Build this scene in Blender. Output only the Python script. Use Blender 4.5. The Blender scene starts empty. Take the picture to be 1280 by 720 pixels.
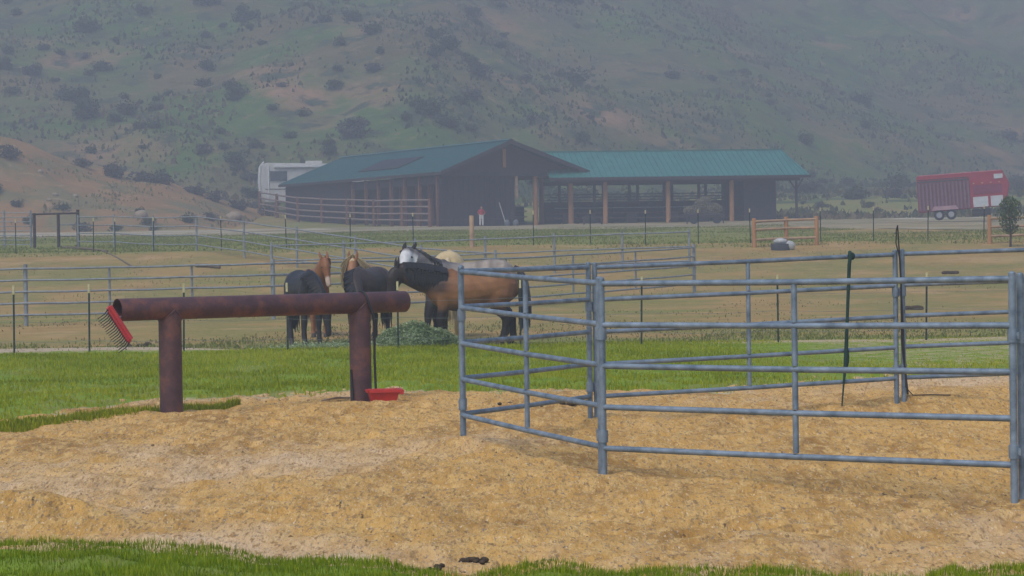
import bpy, bmesh, math, random
import numpy as np
from mathutils import Vector, Matrix

random.seed(7)
RNG = np.random.default_rng(11)
SC = bpy.context.scene
COL = SC.collection
R = math.radians

# ------------------------------------------------------------------ camera, sky, sun, exposure
F = 3000.0                      # focal length in pixels of a 1280 wide picture
CAMZ = 2.0
PITCH = 60.0 / F
ROLL = R(0.9)
fwd = Vector((0, math.cos(PITCH), -math.sin(PITCH)))
up0 = Vector((0, math.sin(PITCH), math.cos(PITCH)))
rt0 = Vector((1, 0, 0))
rt = rt0 * math.cos(ROLL) - up0 * math.sin(ROLL)
upv = up0 * math.cos(ROLL) + rt0 * math.sin(ROLL)
cam = bpy.data.objects.new('camera', bpy.data.cameras.new('camera'))
COL.objects.link(cam)
cam.matrix_world = Matrix(((rt.x, upv.x, -fwd.x, 0), (rt.y, upv.y, -fwd.y, 0), (rt.z, upv.z, -fwd.z, CAMZ), (0, 0, 0, 1)))
cam.data.sensor_width = 36.0
cam.data.lens = 36.0 * F / 1280.0
cam.data.clip_start = 0.1
cam.data.clip_end = 5000
SC.camera = cam

SUN_EL, SUN_AZ = 55.0, 215.0    # azimuth clockwise from +y
w = bpy.data.worlds.new('World')
SC.world = w
w.use_nodes = True
nt = w.node_tree
bg = nt.nodes['Background']
sky = nt.nodes.new('ShaderNodeTexSky')
sky.sky_type = 'NISHITA'
sky.sun_disc = False
sky.sun_elevation = R(SUN_EL)
sky.sun_rotation = R(SUN_AZ)
sky.dust_density = 1.0
sky.ozone_density = 1.0
nt.links.new(sky.outputs[0], bg.inputs[0])
bg.inputs[1].default_value = 0.11
sl = bpy.data.lights.new('sun', 'SUN')
sl.energy = 1.5
sl.angle = R(25)
sl.color = (1.0, 0.95, 0.88)
so = bpy.data.objects.new('sun', sl)
COL.objects.link(so)
sd = Vector((math.sin(R(SUN_AZ)) * math.cos(R(SUN_EL)), math.cos(R(SUN_AZ)) * math.cos(R(SUN_EL)), math.sin(R(SUN_EL))))
so.rotation_euler = sd.to_track_quat('Z', 'Y').to_euler()
so.location = sd * 60
SC.view_settings.view_transform = 'Standard'
SC.view_settings.look = 'None'
SC.view_settings.exposure = 1.08
SC.view_settings.gamma = 1.0
SC.cycles.use_denoising = True
SC.cycles.max_bounces = 6
SC.cycles.volume_bounces = 1
SC.cycles.transparent_max_bounces = 8
HAZE_DENSITY = 0.0027
HAZE_COLOR = (0.47, 0.50, 0.60)

# ------------------------------------------------------------------ numpy noise and terrain
_lat = np.random.default_rng(5).random((256, 256))


def vn(x, y):
    x = np.asarray(x, float); y = np.asarray(y, float)
    xi = np.floor(x).astype(int); yi = np.floor(y).astype(int)
    fx = x - xi; fy = y - yi
    fx = fx * fx * (3 - 2 * fx); fy = fy * fy * (3 - 2 * fy)
    a = _lat[xi & 255, yi & 255]; b = _lat[(xi + 1) & 255, yi & 255]
    c = _lat[xi & 255, (yi + 1) & 255]; d = _lat[(xi + 1) & 255, (yi + 1) & 255]
    return (a * (1 - fx) + b * fx) * (1 - fy) + (c * (1 - fx) + d * fx) * fy - 0.5


def fbm(x, y, o=4):
    s = 0; a = 1.0
    for k in range(o):
        s = s + a * vn(x * 2 ** k + 17.3 * k, y * 2 ** k + 9.1 * k); a *= 0.5
    return s


PROF_Y = [-100, 0, 70, 80, 100, 120, 150, 195, 215, 230, 243, 300, 700]
PROF_Z = [0.0, 0, 0, .28, 1.73, 2.08, 2.5, 3.05, 3.5, 4.1, 5.3, 8.0, 20]


def sstep(a, b, x):
    t = np.clip((x - a) / (b - a), 0, 1)
    return t * t * (3 - 2 * t)


def bump(x, y, cx, cy, rx, ry, h):
    return h * np.exp(-(((x - cx) / rx) ** 2 + ((y - cy) / ry) ** 2))


def pits(x, y, cell=.42):
    z = 0
    ci = np.floor(x / cell).astype(int); cj = np.floor(y / cell).astype(int)
    for di in (-1, 0, 1):
        for dj in (-1, 0, 1):
            a = ci + di; b = cj + dj
            r1 = _lat[(a * 7 + 3) & 255, (b * 5 + 11) & 255]; r2 = _lat[(a * 3 + 90) & 255, (b * 9 + 40) & 255]; r3 = _lat[(a * 5 + 33) & 255, (b * 3 + 77) & 255]
            cx = (a + .15 + .7 * r1) * cell; cy = (b + .15 + .7 * r2) * cell
            q = ((x - cx) ** 2 + ((y - cy) * .8) ** 2) / (.055 + .05 * r3) ** 2
            z = z + np.where(r3 > .42, -.050 * np.exp(-q) + .022 * np.exp(-((np.sqrt(q) - 1.5) / .5) ** 2), 0)
    return z


def gz(x, y):
    x = np.asarray(x, float); y = np.asarray(y, float)
    z = np.interp(y, PROF_Y, PROF_Z)
    far = sstep(36, 50, y)
    z = z + far * 0.10 * fbm(x / 7, y / 7, 3) * sstep(700, 100, y)
    near = sstep(9, 12, y) * (1 - sstep(33, 37, y))
    sand = 0.075 * fbm(x / 1.9, y / 2.3, 3) + 0.075 * fbm(x / .5 + 5, y / .55, 2) + .032 * fbm(x / .2 + 3, y / .22, 2) \
        - 0.09 * np.clip(fbm(x / .34 + 40, y / .38, 2) - .16, 0, 1)
    sand = sand + bump(x, y, -.45, 22.7, .55, .9, .10) + bump(x, y, -3.65, 17.3, .8, .5, .22) \
        + bump(x, y, .8, 19.7, .5, .6, .05) + bump(x, y, 4.5, 27.0, 1.7, .8, .15) \
        + bump(x, y, 2.4, 16.9, 1.3, .25, .05) + bump(x, y, .95, 25.6, 1.0, .7, .10) - bump(x, y, 2.3, 22, 1.6, 1.8, .05)
    m = np.clip(.35 + 1.6 * fbm(x / 2.4 + 50, y / 3.1 + 20, 2), 0, 1)
    return z + near * (sand + m * pits(x, y))


def hz(x, y):
    """hillside height"""
    x = np.asarray(x, float); y = np.asarray(y, float)
    d0 = 243 + np.clip(x + 10, 0, 90) * 1.15
    base = np.interp(y, PROF_Y, PROF_Z)
    t = np.clip(y - d0, 0, None)
    h = 0.27 * t * sstep(0, 26, t) + 0.00022 * np.clip(t - 40, 0, 230) ** 2
    rid = fbm(x / 42 + 3.3, y / 75 + 1.2, 4)
    rid2 = np.abs(vn(x / 24 + y / 70 + 9, y / 120 + 4)) * 2
    amp = sstep(3, 75, t)
    h = h + amp * (9 * rid - 4.5 * rid2 + 2.0) + sstep(1, 20, t) * (1.6 * fbm(x / 10, y / 12, 3) + .35 * fbm(x / 2.5, y / 2.5, 2))
    return base + h


def knz(x, y):
    """the bare tan knoll at the left, above the flat ground"""
    x = np.asarray(x, float); y = np.asarray(y, float)
    crest = np.interp(x, [-120, -75, -58, -48, -42, -36, -31, -27, -22], [12, 11.0, 9.4, 8.1, 6.0, 4.1, 2.4, 1.0, -0.6])
    prof = 1 - ((y - 229 - 3 * np.sin(x / 9)) / 25.0) ** 2
    n = 1.3 * fbm(x / 8, y / 8, 4) + .3 * fbm(x / 1.8, y / 1.8, 2)
    return np.interp(y, PROF_Y, PROF_Z) + crest * np.clip(prof, -.35, 1) + n * np.clip(crest / 4, 0, 1) * np.clip(prof + .2, 0, 1) - .25


def G(px, d, zoff=0.0):
    """ground point at depth d that is seen in pixel column px"""
    x = (px - 640) / F * d
    for _ in range(6):
        z = float(gz(x, d))
        v = Vector((x, d, z - CAMZ))
        cx = v.dot(rt) / v.dot(fwd) * F + 640
        x += (px - cx) / F * d
    return Vector((x, d, float(gz(x, d)) + zoff))


def P(px, py, d):
    v = fwd + rt * ((px - 640) / F) - upv * ((py - 360) / F)
    v = v * (d / v.y)
    return Vector((v.x, v.y, v.z + CAMZ))


def onflat(px, py, z=0.0):
    v = fwd + rt * ((px - 640) / F) - upv * ((py - 360) / F)
    k = (z - CAMZ) / v.z
    return v.x * k, v.y * k


# ------------------------------------------------------------------ materials
MATS = {}


def mat(name, c1, c2=None, scale=8.0, rough=.85, metal=0.0, bump_s=0.0, bump_scale=None, spec=.3, detail=5, attr=None, c3=None, stretch=None):
    if name in MATS:
        return MATS[name]
    m = bpy.data.materials.new(name); m.use_nodes = True
    t = m.node_tree; n = t.nodes; L = t.links
    b = n['Principled BSDF']
    b.inputs['Roughness'].default_value = rough
    b.inputs['Metallic'].default_value = metal
    b.inputs['Specular IOR Level'].default_value = spec
    tc = n.new('ShaderNodeTexCoord')
    src = tc.outputs['Object']
    if stretch:
        mp = n.new('ShaderNodeMapping'); mp.inputs['Scale'].default_value = stretch
        L.new(src, mp.inputs[0]); src = mp.outputs[0]
    no = n.new('ShaderNodeTexNoise'); no.inputs['Scale'].default_value = scale; no.inputs['Detail'].default_value = detail
    no.inputs['Roughness'].default_value = .62
    L.new(src, no.inputs['Vector'])
    cr = n.new('ShaderNodeValToRGB')
    c2 = c2 or tuple(v * .75 for v in c1)
    cr.color_ramp.elements[0].position = .33; cr.color_ramp.elements[0].color = (*c2, 1)
    cr.color_ramp.elements[1].position = .67; cr.color_ramp.elements[1].color = (*c1, 1)
    if c3:
        e = cr.color_ramp.elements.new(.5); e.color = (*c3, 1)
    L.new(no.outputs['Fac'], cr.inputs[0])
    out = cr.outputs[0]
    if attr:
        at = n.new('ShaderNodeAttribute'); at.attribute_name = attr
        mx = n.new('ShaderNodeMix'); mx.data_type = 'RGBA'; mx.blend_type = 'MULTIPLY'; mx.inputs[0].default_value = 1
        L.new(out, mx.inputs[6]); L.new(at.outputs['Color'], mx.inputs[7]); out = mx.outputs[2]
    L.new(out, b.inputs['Base Color'])
    if bump_s:
        n2 = n.new('ShaderNodeTexNoise'); n2.inputs['Scale'].default_value = bump_scale or scale * 3; n2.inputs['Detail'].default_value = 4
        L.new(src, n2.inputs['Vector'])
        bp = n.new('ShaderNodeBump'); bp.inputs['Strength'].default_value = bump_s; bp.inputs['Distance'].default_value = .02
        L.new(n2.outputs['Fac'], bp.inputs['Height']); L.new(bp.outputs[0], b.inputs['Normal'])
    MATS[name] = m
    return m


def layered(name, layers, rough=.95, bump_s=.3, bump_scale=30, bump_d=.02, spec=.1, stretch=None, soft=.15):
    """layers: list of (colour A, colour B, noise scale) mixed one over the other by
    (mask scale, low, high) or ('attr', attribute, jitter scale)"""
    m = bpy.data.materials.new(name); m.use_nodes = True
    t = m.node_tree; n = t.nodes; L = t.links
    b = n['Principled BSDF']; b.inputs['Roughness'].default_value = rough
    b.inputs['Specular IOR Level'].default_value = spec
    tc = n.new('ShaderNodeTexCoord'); src = tc.outputs['Object']
    if stretch:
        mp = n.new('ShaderNodeMapping'); mp.inputs['Scale'].default_value = stretch
        L.new(src, mp.inputs[0]); src = mp.outputs[0]

    def noise(s, d=5):
        q = n.new('ShaderNodeTexNoise'); q.inputs['Scale'].default_value = s; q.inputs['Detail'].default_value = d
        q.inputs['Roughness'].default_value = .6
        L.new(src, q.inputs['Vector']); return q.outputs['Fac']

    def ramp(f, lo, hi, ca=(0, 0, 0), cb=(1, 1, 1)):
        q = n.new('ShaderNodeValToRGB')
        q.color_ramp.elements[0].position = lo; q.color_ramp.elements[1].position = hi
        q.color_ramp.elements[0].color = (*ca, 1); q.color_ramp.elements[1].color = (*cb, 1)
        L.new(f, q.inputs[0]); return q.outputs[0]
    out = None
    for (ca, cb, s, mask) in layers:
        c = ramp(noise(s), .32, .68, ca, cb)
        if out is None:
            out = c; continue
        if mask[0] == 'attr':
            at = n.new('ShaderNodeAttribute'); at.attribute_name = mask[1]
            nz = noise(mask[2], 6)
            md = n.new('ShaderNodeMath'); md.operation = 'ADD'; L.new(at.outputs['Fac'], md.inputs[0])
            ms = n.new('ShaderNodeMath'); ms.operation = 'MULTIPLY_ADD'; L.new(nz, ms.inputs[0]); ms.inputs[1].default_value = 1.3; ms.inputs[2].default_value = -.65
            L.new(ms.outputs[0], md.inputs[1])
            f = ramp(md.outputs[0], .5 - soft, .5 + soft)
        else:
            f = ramp(noise(mask[0], 6), mask[1], mask[2])
        mx = n.new('ShaderNodeMix'); mx.data_type = 'RGBA'
        L.new(f, mx.inputs[0]); L.new(out, mx.inputs[6]); L.new(c, mx.inputs[7]); out = mx.outputs[2]
    L.new(out, b.inputs['Base Color'])
    if bump_s:
        bp = n.new('ShaderNodeBump'); bp.inputs['Strength'].default_value = bump_s; bp.inputs['Distance'].default_value = bump_d
        L.new(noise(bump_scale, 6), bp.inputs['Height']); L.new(bp.outputs[0], b.inputs['Normal'])
    return m


def leafmat(name, cols, rough=.7, transl=.25):
    """per-face random 'rnd' attribute picks a colour"""
    m = bpy.data.materials.new(name); m.use_nodes = True
    t = m.node_tree; n = t.nodes; L = t.links
    b = n['Principled BSDF']; b.inputs['Roughness'].default_value = rough
    b.inputs['Specular IOR Level'].default_value = .06
    at = n.new('ShaderNodeAttribute'); at.attribute_name = 'rnd'
    cr = n.new('ShaderNodeValToRGB')
    for i, c in enumerate(cols):
        p = i / (len(cols) - 1)
        if i == 0: e = cr.color_ramp.elements[0]
        elif i == len(cols) - 1: e = cr.color_ramp.elements[-1]
        else: e = cr.color_ramp.elements.new(p)
        e.position = p; e.color = (*c, 1)
    L.new(at.outputs['Fac'], cr.inputs[0]); L.new(cr.outputs[0], b.inputs['Base Color'])
    if transl:
        tr = n.new('ShaderNodeBsdfTranslucent'); L.new(cr.outputs[0], tr.inputs['Color'])
        mx = n.new('ShaderNodeMixShader'); mx.inputs[0].default_value = transl
        L.new(b.outputs[0], mx.inputs[1]); L.new(tr.outputs[0], mx.inputs[2])
        L.new(mx.outputs[0], n['Material Output'].inputs['Surface'])
    return m


# ------------------------------------------------------------------ object helpers
def tag(o, label=None, cat=None, group=None, kind=None):
    if label: o['label'] = label
    if cat: o['category'] = cat
    if group: o['group'] = group
    if kind: o['kind'] = kind
    return o


def empty(name, loc=(0, 0, 0), rz=0.0, label=None, cat=None, group=None):
    o = bpy.data.objects.new(name, None)
    o.empty_display_size = .3
    o.location = loc; o.rotation_euler = (0, 0, rz)
    COL.objects.link(o)
    return tag(o, label, cat, group)


class MB:
    def __init__(s): s.v = []; s.f = []

    def add(s, vs, fs):
        k = len(s.v); s.v += [tuple(v) for v in vs]; s.f += [tuple(i + k for i in f) for f in fs]; return s

    def box(s, c, size, rz=0.0, tilt=None):
        hx, hy, hz_ = size[0] / 2, size[1] / 2, size[2] / 2
        M = Matrix.Rotation(rz, 4, 'Z')
        if tilt: M = M @ Matrix.Rotation(tilt[1], 4, tilt[0])
        vs = [M @ Vector((sx * hx, sy * hy, sz * hz_)) + Vector(c) for sx in (-1, 1) for sy in (-1, 1) for sz in (-1, 1)]
        return s.add(vs, [(0, 1, 3, 2), (4, 6, 7, 5), (0, 4, 5, 1), (2, 3, 7, 6), (0, 2, 6, 4), (1, 5, 7, 3)])

    def hexa(s, lo4, hi4):
        return s.add(list(lo4) + list(hi4), [(3, 2, 1, 0), (4, 5, 6, 7), (0, 1, 5, 4), (1, 2, 6, 5), (2, 3, 7, 6), (3, 0, 4, 7)])

    def prism(s, poly, y0, y1):
        """polygon in local xz, pushed along y"""
        n = len(poly)
        vs = [(p[0], y0, p[1]) for p in poly] + [(p[0], y1, p[1]) for p in poly]
        fs = [tuple(range(n)), tuple(range(2 * n - 1, n - 1, -1))] + [(i, n + i, n + (i + 1) % n, (i + 1) % n) for i in range(n)]
        return s.add(vs, fs)

    def tube(s, pts, rad, n=10, side=None, cap=True, phase=0.0):
        pts = [Vector(p) for p in pts]
        m = len(pts)
        if not isinstance(rad, (list, tuple)): rad = [rad] * m
        rings = []; prev = None
        for i in range(m):
            d = (pts[min(i + 1, m - 1)] - pts[max(i - 1, 0)]).normalized()
            if side is not None:
                ref = Vector(side[i]) if isinstance(side, list) else Vector(side)
            else:
                ref = prev if prev is not None else (Vector((1, 0, 0)) if abs(d.x) < .8 else Vector((0, 1, 0)))
            a = (ref - d * ref.dot(d)).normalized(); b = d.cross(a); prev = a
            r = rad[i]; ra, rb = r if isinstance(r, (tuple, list)) else (r, r)
            rings.append([pts[i] + a * (math.cos(2 * math.pi * k / n + phase) * ra) + b * (math.sin(2 * math.pi * k / n + phase) * rb) for k in range(n)])
        vs = [v for r_ in rings for v in r_]
        fs = [(i * n + k, i * n + (k + 1) % n, (i + 1) * n + (k + 1) % n, (i + 1) * n + k) for i in range(m - 1) for k in range(n)]
        if cap: fs += [tuple(range(n - 1, -1, -1)), tuple(range((m - 1) * n, m * n))]
        return s.add(vs, fs)

    def ball(s, c, r, seg=10, rings=6, jit=0.0):
        rx, ry, rz = r if isinstance(r, (tuple, list)) else (r, r, r)
        vs = [(c[0], c[1], c[2] - rz)]
        for i in range(1, rings):
            th = math.pi * i / rings - math.pi / 2
            for k in range(seg):
                q = 1 + random.uniform(-jit, jit)
                vs.append((c[0] + math.cos(th) * math.cos(2 * math.pi * k / seg) * rx * q, c[1] + math.cos(th) * math.sin(2 * math.pi * k / seg) * ry * q, c[2] + math.sin(th) * rz * q))
        vs.append((c[0], c[1], c[2] + rz))
        fs = [(0, 1 + (k + 1) % seg, 1 + k) for k in range(seg)]
        for i in range(rings - 2):
            for k in range(seg):
                a = 1 + i * seg
                fs.append((a + k, a + (k + 1) % seg, a + seg + (k + 1) % seg, a + seg + k))
        e = len(vs) - 1; a = 1 + (rings - 2) * seg
        fs += [(a + k, a + (k + 1) % seg, e) for k in range(seg)]
        return s.add(vs, fs)

    def mesh(s, name):
        me = bpy.data.meshes.new(name); me.from_pydata(s.v, [], s.f); me.update(); return me

    def build(s, name, m, parent=None, smooth=False, bevel=0.0):
        me = s.mesh(name)
        bm = bmesh.new(); bm.from_mesh(me)
        bmesh.ops.recalc_face_normals(bm, faces=bm.faces)
        if bevel: bmesh.ops.bevel(bm, geom=bm.edges[:], offset=bevel, segments=2, affect='EDGES', clamp_overlap=True)
        bm.to_mesh(me); bm.free()
        if smooth:
            me.polygons.foreach_set('use_smooth', [True] * len(me.polygons))
            me.set_sharp_from_angle(angle=R(50))
        if m: me.materials.append(m)
        o = bpy.data.objects.new(name, me); COL.objects.link(o)
        if parent: o.parent = parent
        return o


def npmesh(name, V, Q, m, smooth=True, attrs=None, tris=None):
    """V (n,3); Q (k,4) quads; tris (j,3)"""
    me = bpy.data.meshes.new(name)
    V = np.asarray(V, np.float32)
    me.vertices.add(len(V)); me.vertices.foreach_set('co', V.ravel())
    loops = []; starts = []; tot = 0
    if Q is not None and len(Q):
        Q = np.asarray(Q, np.int32); loops.append(Q.ravel()); starts.append(np.arange(len(Q)) * 4); tot = len(Q) * 4
    if tris is not None and len(tris):
        T = np.asarray(tris, np.int32); loops.append(T.ravel()); starts.append(np.arange(len(T)) * 3 + tot)
    loops = np.concatenate(loops); starts = np.concatenate(starts).astype(np.int32)
    me.loops.add(len(loops)); me.loops.foreach_set('vertex_index', loops)
    me.polygons.add(len(starts)); me.polygons.foreach_set('loop_start', starts)
    if smooth: me.polygons.foreach_set('use_smooth', np.ones(len(starts), bool))
    me.update(calc_edges=True); me.validate()
    for k, a in (attrs or {}).items():
        at = me.attributes.new(k, 'FLOAT', 'POINT'); at.data.foreach_set('value', np.asarray(a, np.float32))
    me.materials.append(m)
    o = bpy.data.objects.new(name, me); COL.objects.link(o)
    return o


def gridmesh(name, X, Y, Z, m, attrs=None, smooth=True):
    h, w_ = X.shape
    V = np.stack([X, Y, Z], -1).reshape(-1, 3)
    i = np.arange(h * w_).reshape(h, w_)
    Q = np.stack([i[:-1, :-1], i[:-1, 1:], i[1:, 1:], i[1:, :-1]], -1).reshape(-1, 4)
    return npmesh(name, V, Q, m, smooth, {k: a.ravel() for k, a in (attrs or {}).items()})


def blades(name, pos, h, wd, m, lean=.5, rnd=None, flat=1.0):
    n = len(pos)
    a = RNG.random(n) * 2 * np.pi
    s = np.stack([np.cos(a), np.sin(a), np.zeros(n)], -1) * (wd / 2)[:, None]
    l = np.stack([-np.sin(a), np.cos(a), np.zeros(n)], -1) * (h * lean * (RNG.random(n) - .3))[:, None]
    l += np.stack([RNG.normal(0, .12, n), RNG.normal(0, .12, n), np.zeros(n)], -1) * h[:, None]
    upz = np.zeros((n, 3)); upz[:, 2] = h * flat
    V = np.stack([pos - s, pos + s, pos + .5 * upz + .3 * l + s * .8, pos + .5 * upz + .3 * l - s * .8, pos + upz * .95 + l], 1).reshape(-1, 3)
    k = np.arange(n) * 5
    Q = np.stack([k, k + 1, k + 2, k + 3], -1); T = np.stack([k + 3, k + 2, k + 4], -1)
    r = RNG.random(n) if rnd is None else rnd
    return npmesh(name, V, Q, m, False, {'rnd': np.repeat(r, 5)}, T)


# ------------------------------------------------------------------ colours
GALV = mat('galvanised_steel', (.235, .285, .34), (.105, .14, .18), 7, .55, .35, .1, 60, stretch=(1, 1, 1))
GALV_FAR = mat('weathered_pipe', (.29, .31, .32), (.19, .205, .22), 6, .6, .3)
RUST = mat('rusted_pipe', (.165, .062, .042), (.062, .029, .032), 5, .6, .1, .15, 40, spec=.4, c3=(.088, .040, .042))
RUST_EDGE = mat('bare_rust', (.20, .085, .045), (.12, .05, .035), 12, .8)
BLACK = mat('black_rubber', (.012, .012, .014), (.02, .02, .022), 6, .6)
DARKSTEEL = mat('dark_green_steel', (.022, .04, .035), (.012, .02, .02), 12, .7)
CAPM = mat('pale_yellow_paint', (.55, .47, .25), (.4, .36, .22), 15, .7)
WIRE = mat('dull_wire', (.22, .22, .21), (.15, .15, .15), 10, .6, .4)
REDP = mat('red_plastic', (.50, .025, .018), (.38, .018, .016), 5, .42, spec=.5)
WOOD = mat('golden_log', (.40, .20, .085), (.26, .125, .055), 3, .8, 0, .2, 20, stretch=(1, 1, .25))
WOODPALE = mat('pale_rail_wood', (.42, .28, .17), (.28, .185, .115), 3, .85, 0, .2, 20)
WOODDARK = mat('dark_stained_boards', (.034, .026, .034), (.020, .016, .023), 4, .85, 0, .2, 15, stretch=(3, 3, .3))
WOODRED = mat('reddish_posts', (.20, .085, .05), (.13, .06, .04), 3, .85)
ROOFT = mat('teal_roof_metal', (.012, .115, .112), (.010, .085, .088), .8, .55, .1, spec=.5)
ROOFT2 = mat('pale_teal_roof_metal', (.035, .185, .165), (.026, .145, .132), .8, .55, .1, spec=.5)
WHITEP = mat('white_gelcoat', (.62, .60, .55), (.50, .485, .45), 2, .5)
GLASS = mat('dark_glass', (.03, .04, .06), (.05, .06, .08), 2, .15, spec=.6)
HOOFM = mat('dark_hoof', (.03, .027, .025), (.05, .045, .04), 20, .6)
EYEM = mat('dark_eye', (.008, .006, .005), None, 5, .15)
ROCKM = mat('sandstone_boulder', (.36, .28, .19), (.22, .17, .12), 3, .95, 0, .5, 12)
MANURE = mat('dark_manure', (.075, .050, .030), (.035, .024, .016), 20, .95, 0, .6, 60)
HAYM = None

SANDM = layered('arena_sand', [
    ((.46, .250, .066), (.60, .355, .110), 1.5, None),
    ((.29, .150, .040), (.39, .215, .062), 7, (.9, .46, .60)),
    ((.50, .30, .095), (.64, .41, .16), 40, (9, .45, .60)),
    ((.52, .345, .18), (.64, .455, .275), 30, ('attr', 'gravel', 3)),
    ((.26, .150, .058), (.34, .205, .082), 60, (24, .54, .64)),
    ((.20, .145, .10), (.29, .215, .155), 80, (42, .59, .65)),
    ((.60, .44, .25), (.70, .54, .35), 60, (50, .60, .67)),
    ((.085, .050, .024), (.13, .08, .04), 60, (12, .67, .73)),
], bump_s=.9, bump_scale=20, bump_d=.05, stretch=(1, .3, 1), soft=.30)
PADM = layered('dry_paddock_soil', [
    ((.28, .18, .066), (.37, .24, .092), .5, None),
    ((.185, .165, .050), (.25, .21, .07), 2, (.22, .41, .58)),
    ((.36, .235, .105), (.42, .28, .135), 3, (.35, .56, .68)),
    ((.155, .175, .040), (.215, .21, .06), 2, ('attr', 'green', .35)),
    ((.36, .30, .20), (.42, .36, .26), 3, ('attr', 'road', .5)),
    ((.16, .115, .055), (.21, .155, .078), 9, (2.6, .60, .70)),
    ((.34, .24, .12), (.42, .30, .16), 20, (7, .58, .68)),
], bump_s=.4, bump_scale=6, bump_d=.05)
LAWNM = layered('lawn_soil', [
    ((.13, .20, .018), (.20, .27, .03), 2, None),
    ((.17, .19, .045), (.23, .22, .07), 5, (1.1, .50, .68)),
    ((.36, .28, .16), (.44, .35, .21), 9, ('attr', 'dry', 3)),
], bump_s=.3, bump_scale=30)
HILLM = layered('hillside_scrub', [
    ((.095, .085, .036), (.15, .122, .056), .12, None),
    ((.050, .100, .022), (.090, .140, .032), .5, (.045, .43, .58)),
    ((.25, .145, .072), (.31, .185, .10), .4, (.055, .55, .66)),
    ((.036, .056, .028), (.055, .074, .036), .8, (.22, .52, .62)),
    ((.17, .13, .062), (.22, .165, .085), 1.5, (.5, .58, .69)),
], bump_s=.6, bump_scale=1.2, bump_d=.5)
KNOLLM = layered('tan_knoll_soil', [
    ((.24, .135, .055), (.31, .18, .080), .35, None),
    ((.145, .125, .055), (.19, .16, .075), .8, (.22, .45, .60)),
    ((.36, .22, .11), (.40, .26, .14), 1, (.5, .60, .72)),
    ((.11, .10, .05), (.15, .13, .065), 2, (1.6, .60, .70)),
], bump_s=.5, bump_scale=2.0, bump_d=.2)
GRASSM = leafmat('green_grass', [(.175, .205, .007), (.275, .31, .010), (.36, .375, .016), (.46, .42, .045)], .7, .45)
GRASSN = leafmat('near_grass', [(.105, .145, .005), (.180, .245, .007), (.27, .335, .010), (.38, .39, .028)], .7, .45)
DRYM = leafmat('dry_grass', [(.15, .16, .055), (.20, .185, .075), (.26, .21, .10), (.33, .25, .13)])
GREENFAR = leafmat('pasture_grass', [(.145, .175, .045), (.18, .21, .052), (.22, .235, .065), (.27, .255, .095)])
BUSHM = [leafmat('bush_leaves_dark', [(.038, .060, .034), (.056, .080, .044), (.078, .102, .054)]),
         leafmat('bush_leaves_olive', [(.040, .055, .022), (.062, .082, .034), (.09, .105, .048)]),
         leafmat('bush_leaves_grey', [(.060, .060, .050), (.085, .085, .07), (.115, .11, .09)])]
HAYM = leafmat('green_hay', [(.16, .22, .10), (.26, .335, .16), (.36, .43, .24), (.46, .50, .32)])
STRAWM = leafmat('grey_straw', [(.17, .15, .10), (.26, .23, .16), (.36, .32, .23)])

# ------------------------------------------------------------------ ground
far_px = [(-200, 545), (0, 528), (80, 517), (150, 506), (300, 499), (420, 496), (560, 494), (742, 491), (880, 486), (1000, 481), (1130, 473), (1280, 467), (1500, 462)]
FE = np.array([onflat(*p) for p in far_px])
near_px = [(-200, 676), (0, 679), (100, 680), (180, 684), (260, 687), (350, 688), (430, 694), (500, 703), (545, 716), (590, 724), (625, 706), (680, 701), (760, 707), (860, 711), (960, 714), (1010, 722), (1150, 730), (1190, 714), (1280, 713), (1500, 712)]
NE = np.array([onflat(p[0], p[1] + 4) for p in near_px])


def far_edge(x): return np.interp(x, FE[:, 0], FE[:, 1]) + .45 * fbm(x / .9, x * 0 + 3.3, 3)
def near_edge(x): return np.interp(x, NE[:, 0], NE[:, 1]) + .12 * fbm(x / .3, x * 0 + 8.3, 3)


xs = np.concatenate([np.linspace(-190, -40, 40), np.linspace(-38, 38, 96), np.linspace(40, 190, 40)])
ys = np.concatenate([np.linspace(-60, 8, 20), np.linspace(9, 50, 42), np.linspace(51, 130, 110), np.linspace(131, 262, 90)])
X, Y = np.meshgrid(xs, ys)
Z = gz(X, Y)
low = sstep(7, 9, Y) * (1 - sstep(41, 43, Y)) * (np.abs(X) < 14)
Z = Z - .22 * low
green = sstep(98, 103, Y) * (1 - sstep(150, 163, Y)) * .80 + .62 * sstep(203, 209, Y) * sstep(-28, -20, X) + .45 * (1 - sstep(44, 56, Y))
green = green + .80 * np.clip(fbm(X / 13, Y / 5, 3) + .12, 0, 1) * (1 - sstep(98, 104, Y)) - .5 * sstep(12, 20, X) * sstep(98, 103, Y) * (1 - sstep(160, 200, Y))
road = sstep(158, 166, Y) * (1 - sstep(199, 207, Y)) * .85
gridmesh('ground', X, Y, Z, PADM, {'green': green, 'road': road})
tag(bpy.data.objects['ground'], kind='structure')

xs = np.concatenate([np.arange(-12, -6, .08), np.arange(-6, 7.5, .03), np.arange(7.5, 14.01, .08)]); ys = np.concatenate([np.arange(8.5, 12, .08), np.arange(12, 30, .04), np.arange(30, 40, .07)])
X, Y = np.meshgrid(xs, ys)
gr = -bump(X, Y, -3.65, 17.1, .9, .5, .9) + .11 + .55 * (1 - sstep(12.5, 19.5, Y + X * -.15)) + .65 * sstep(29.5, 33, Y) + .42 * sstep(.5, -2.5, X) * (1 - sstep(21, 25, Y)) + .75 * fbm(X / 1.8, Y / 2.6, 4) - .12
gridmesh('arena_sand', X, Y, gz(X, Y), SANDM, {'gravel': gr})
tag(bpy.data.objects['arena_sand'], kind='structure')

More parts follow.
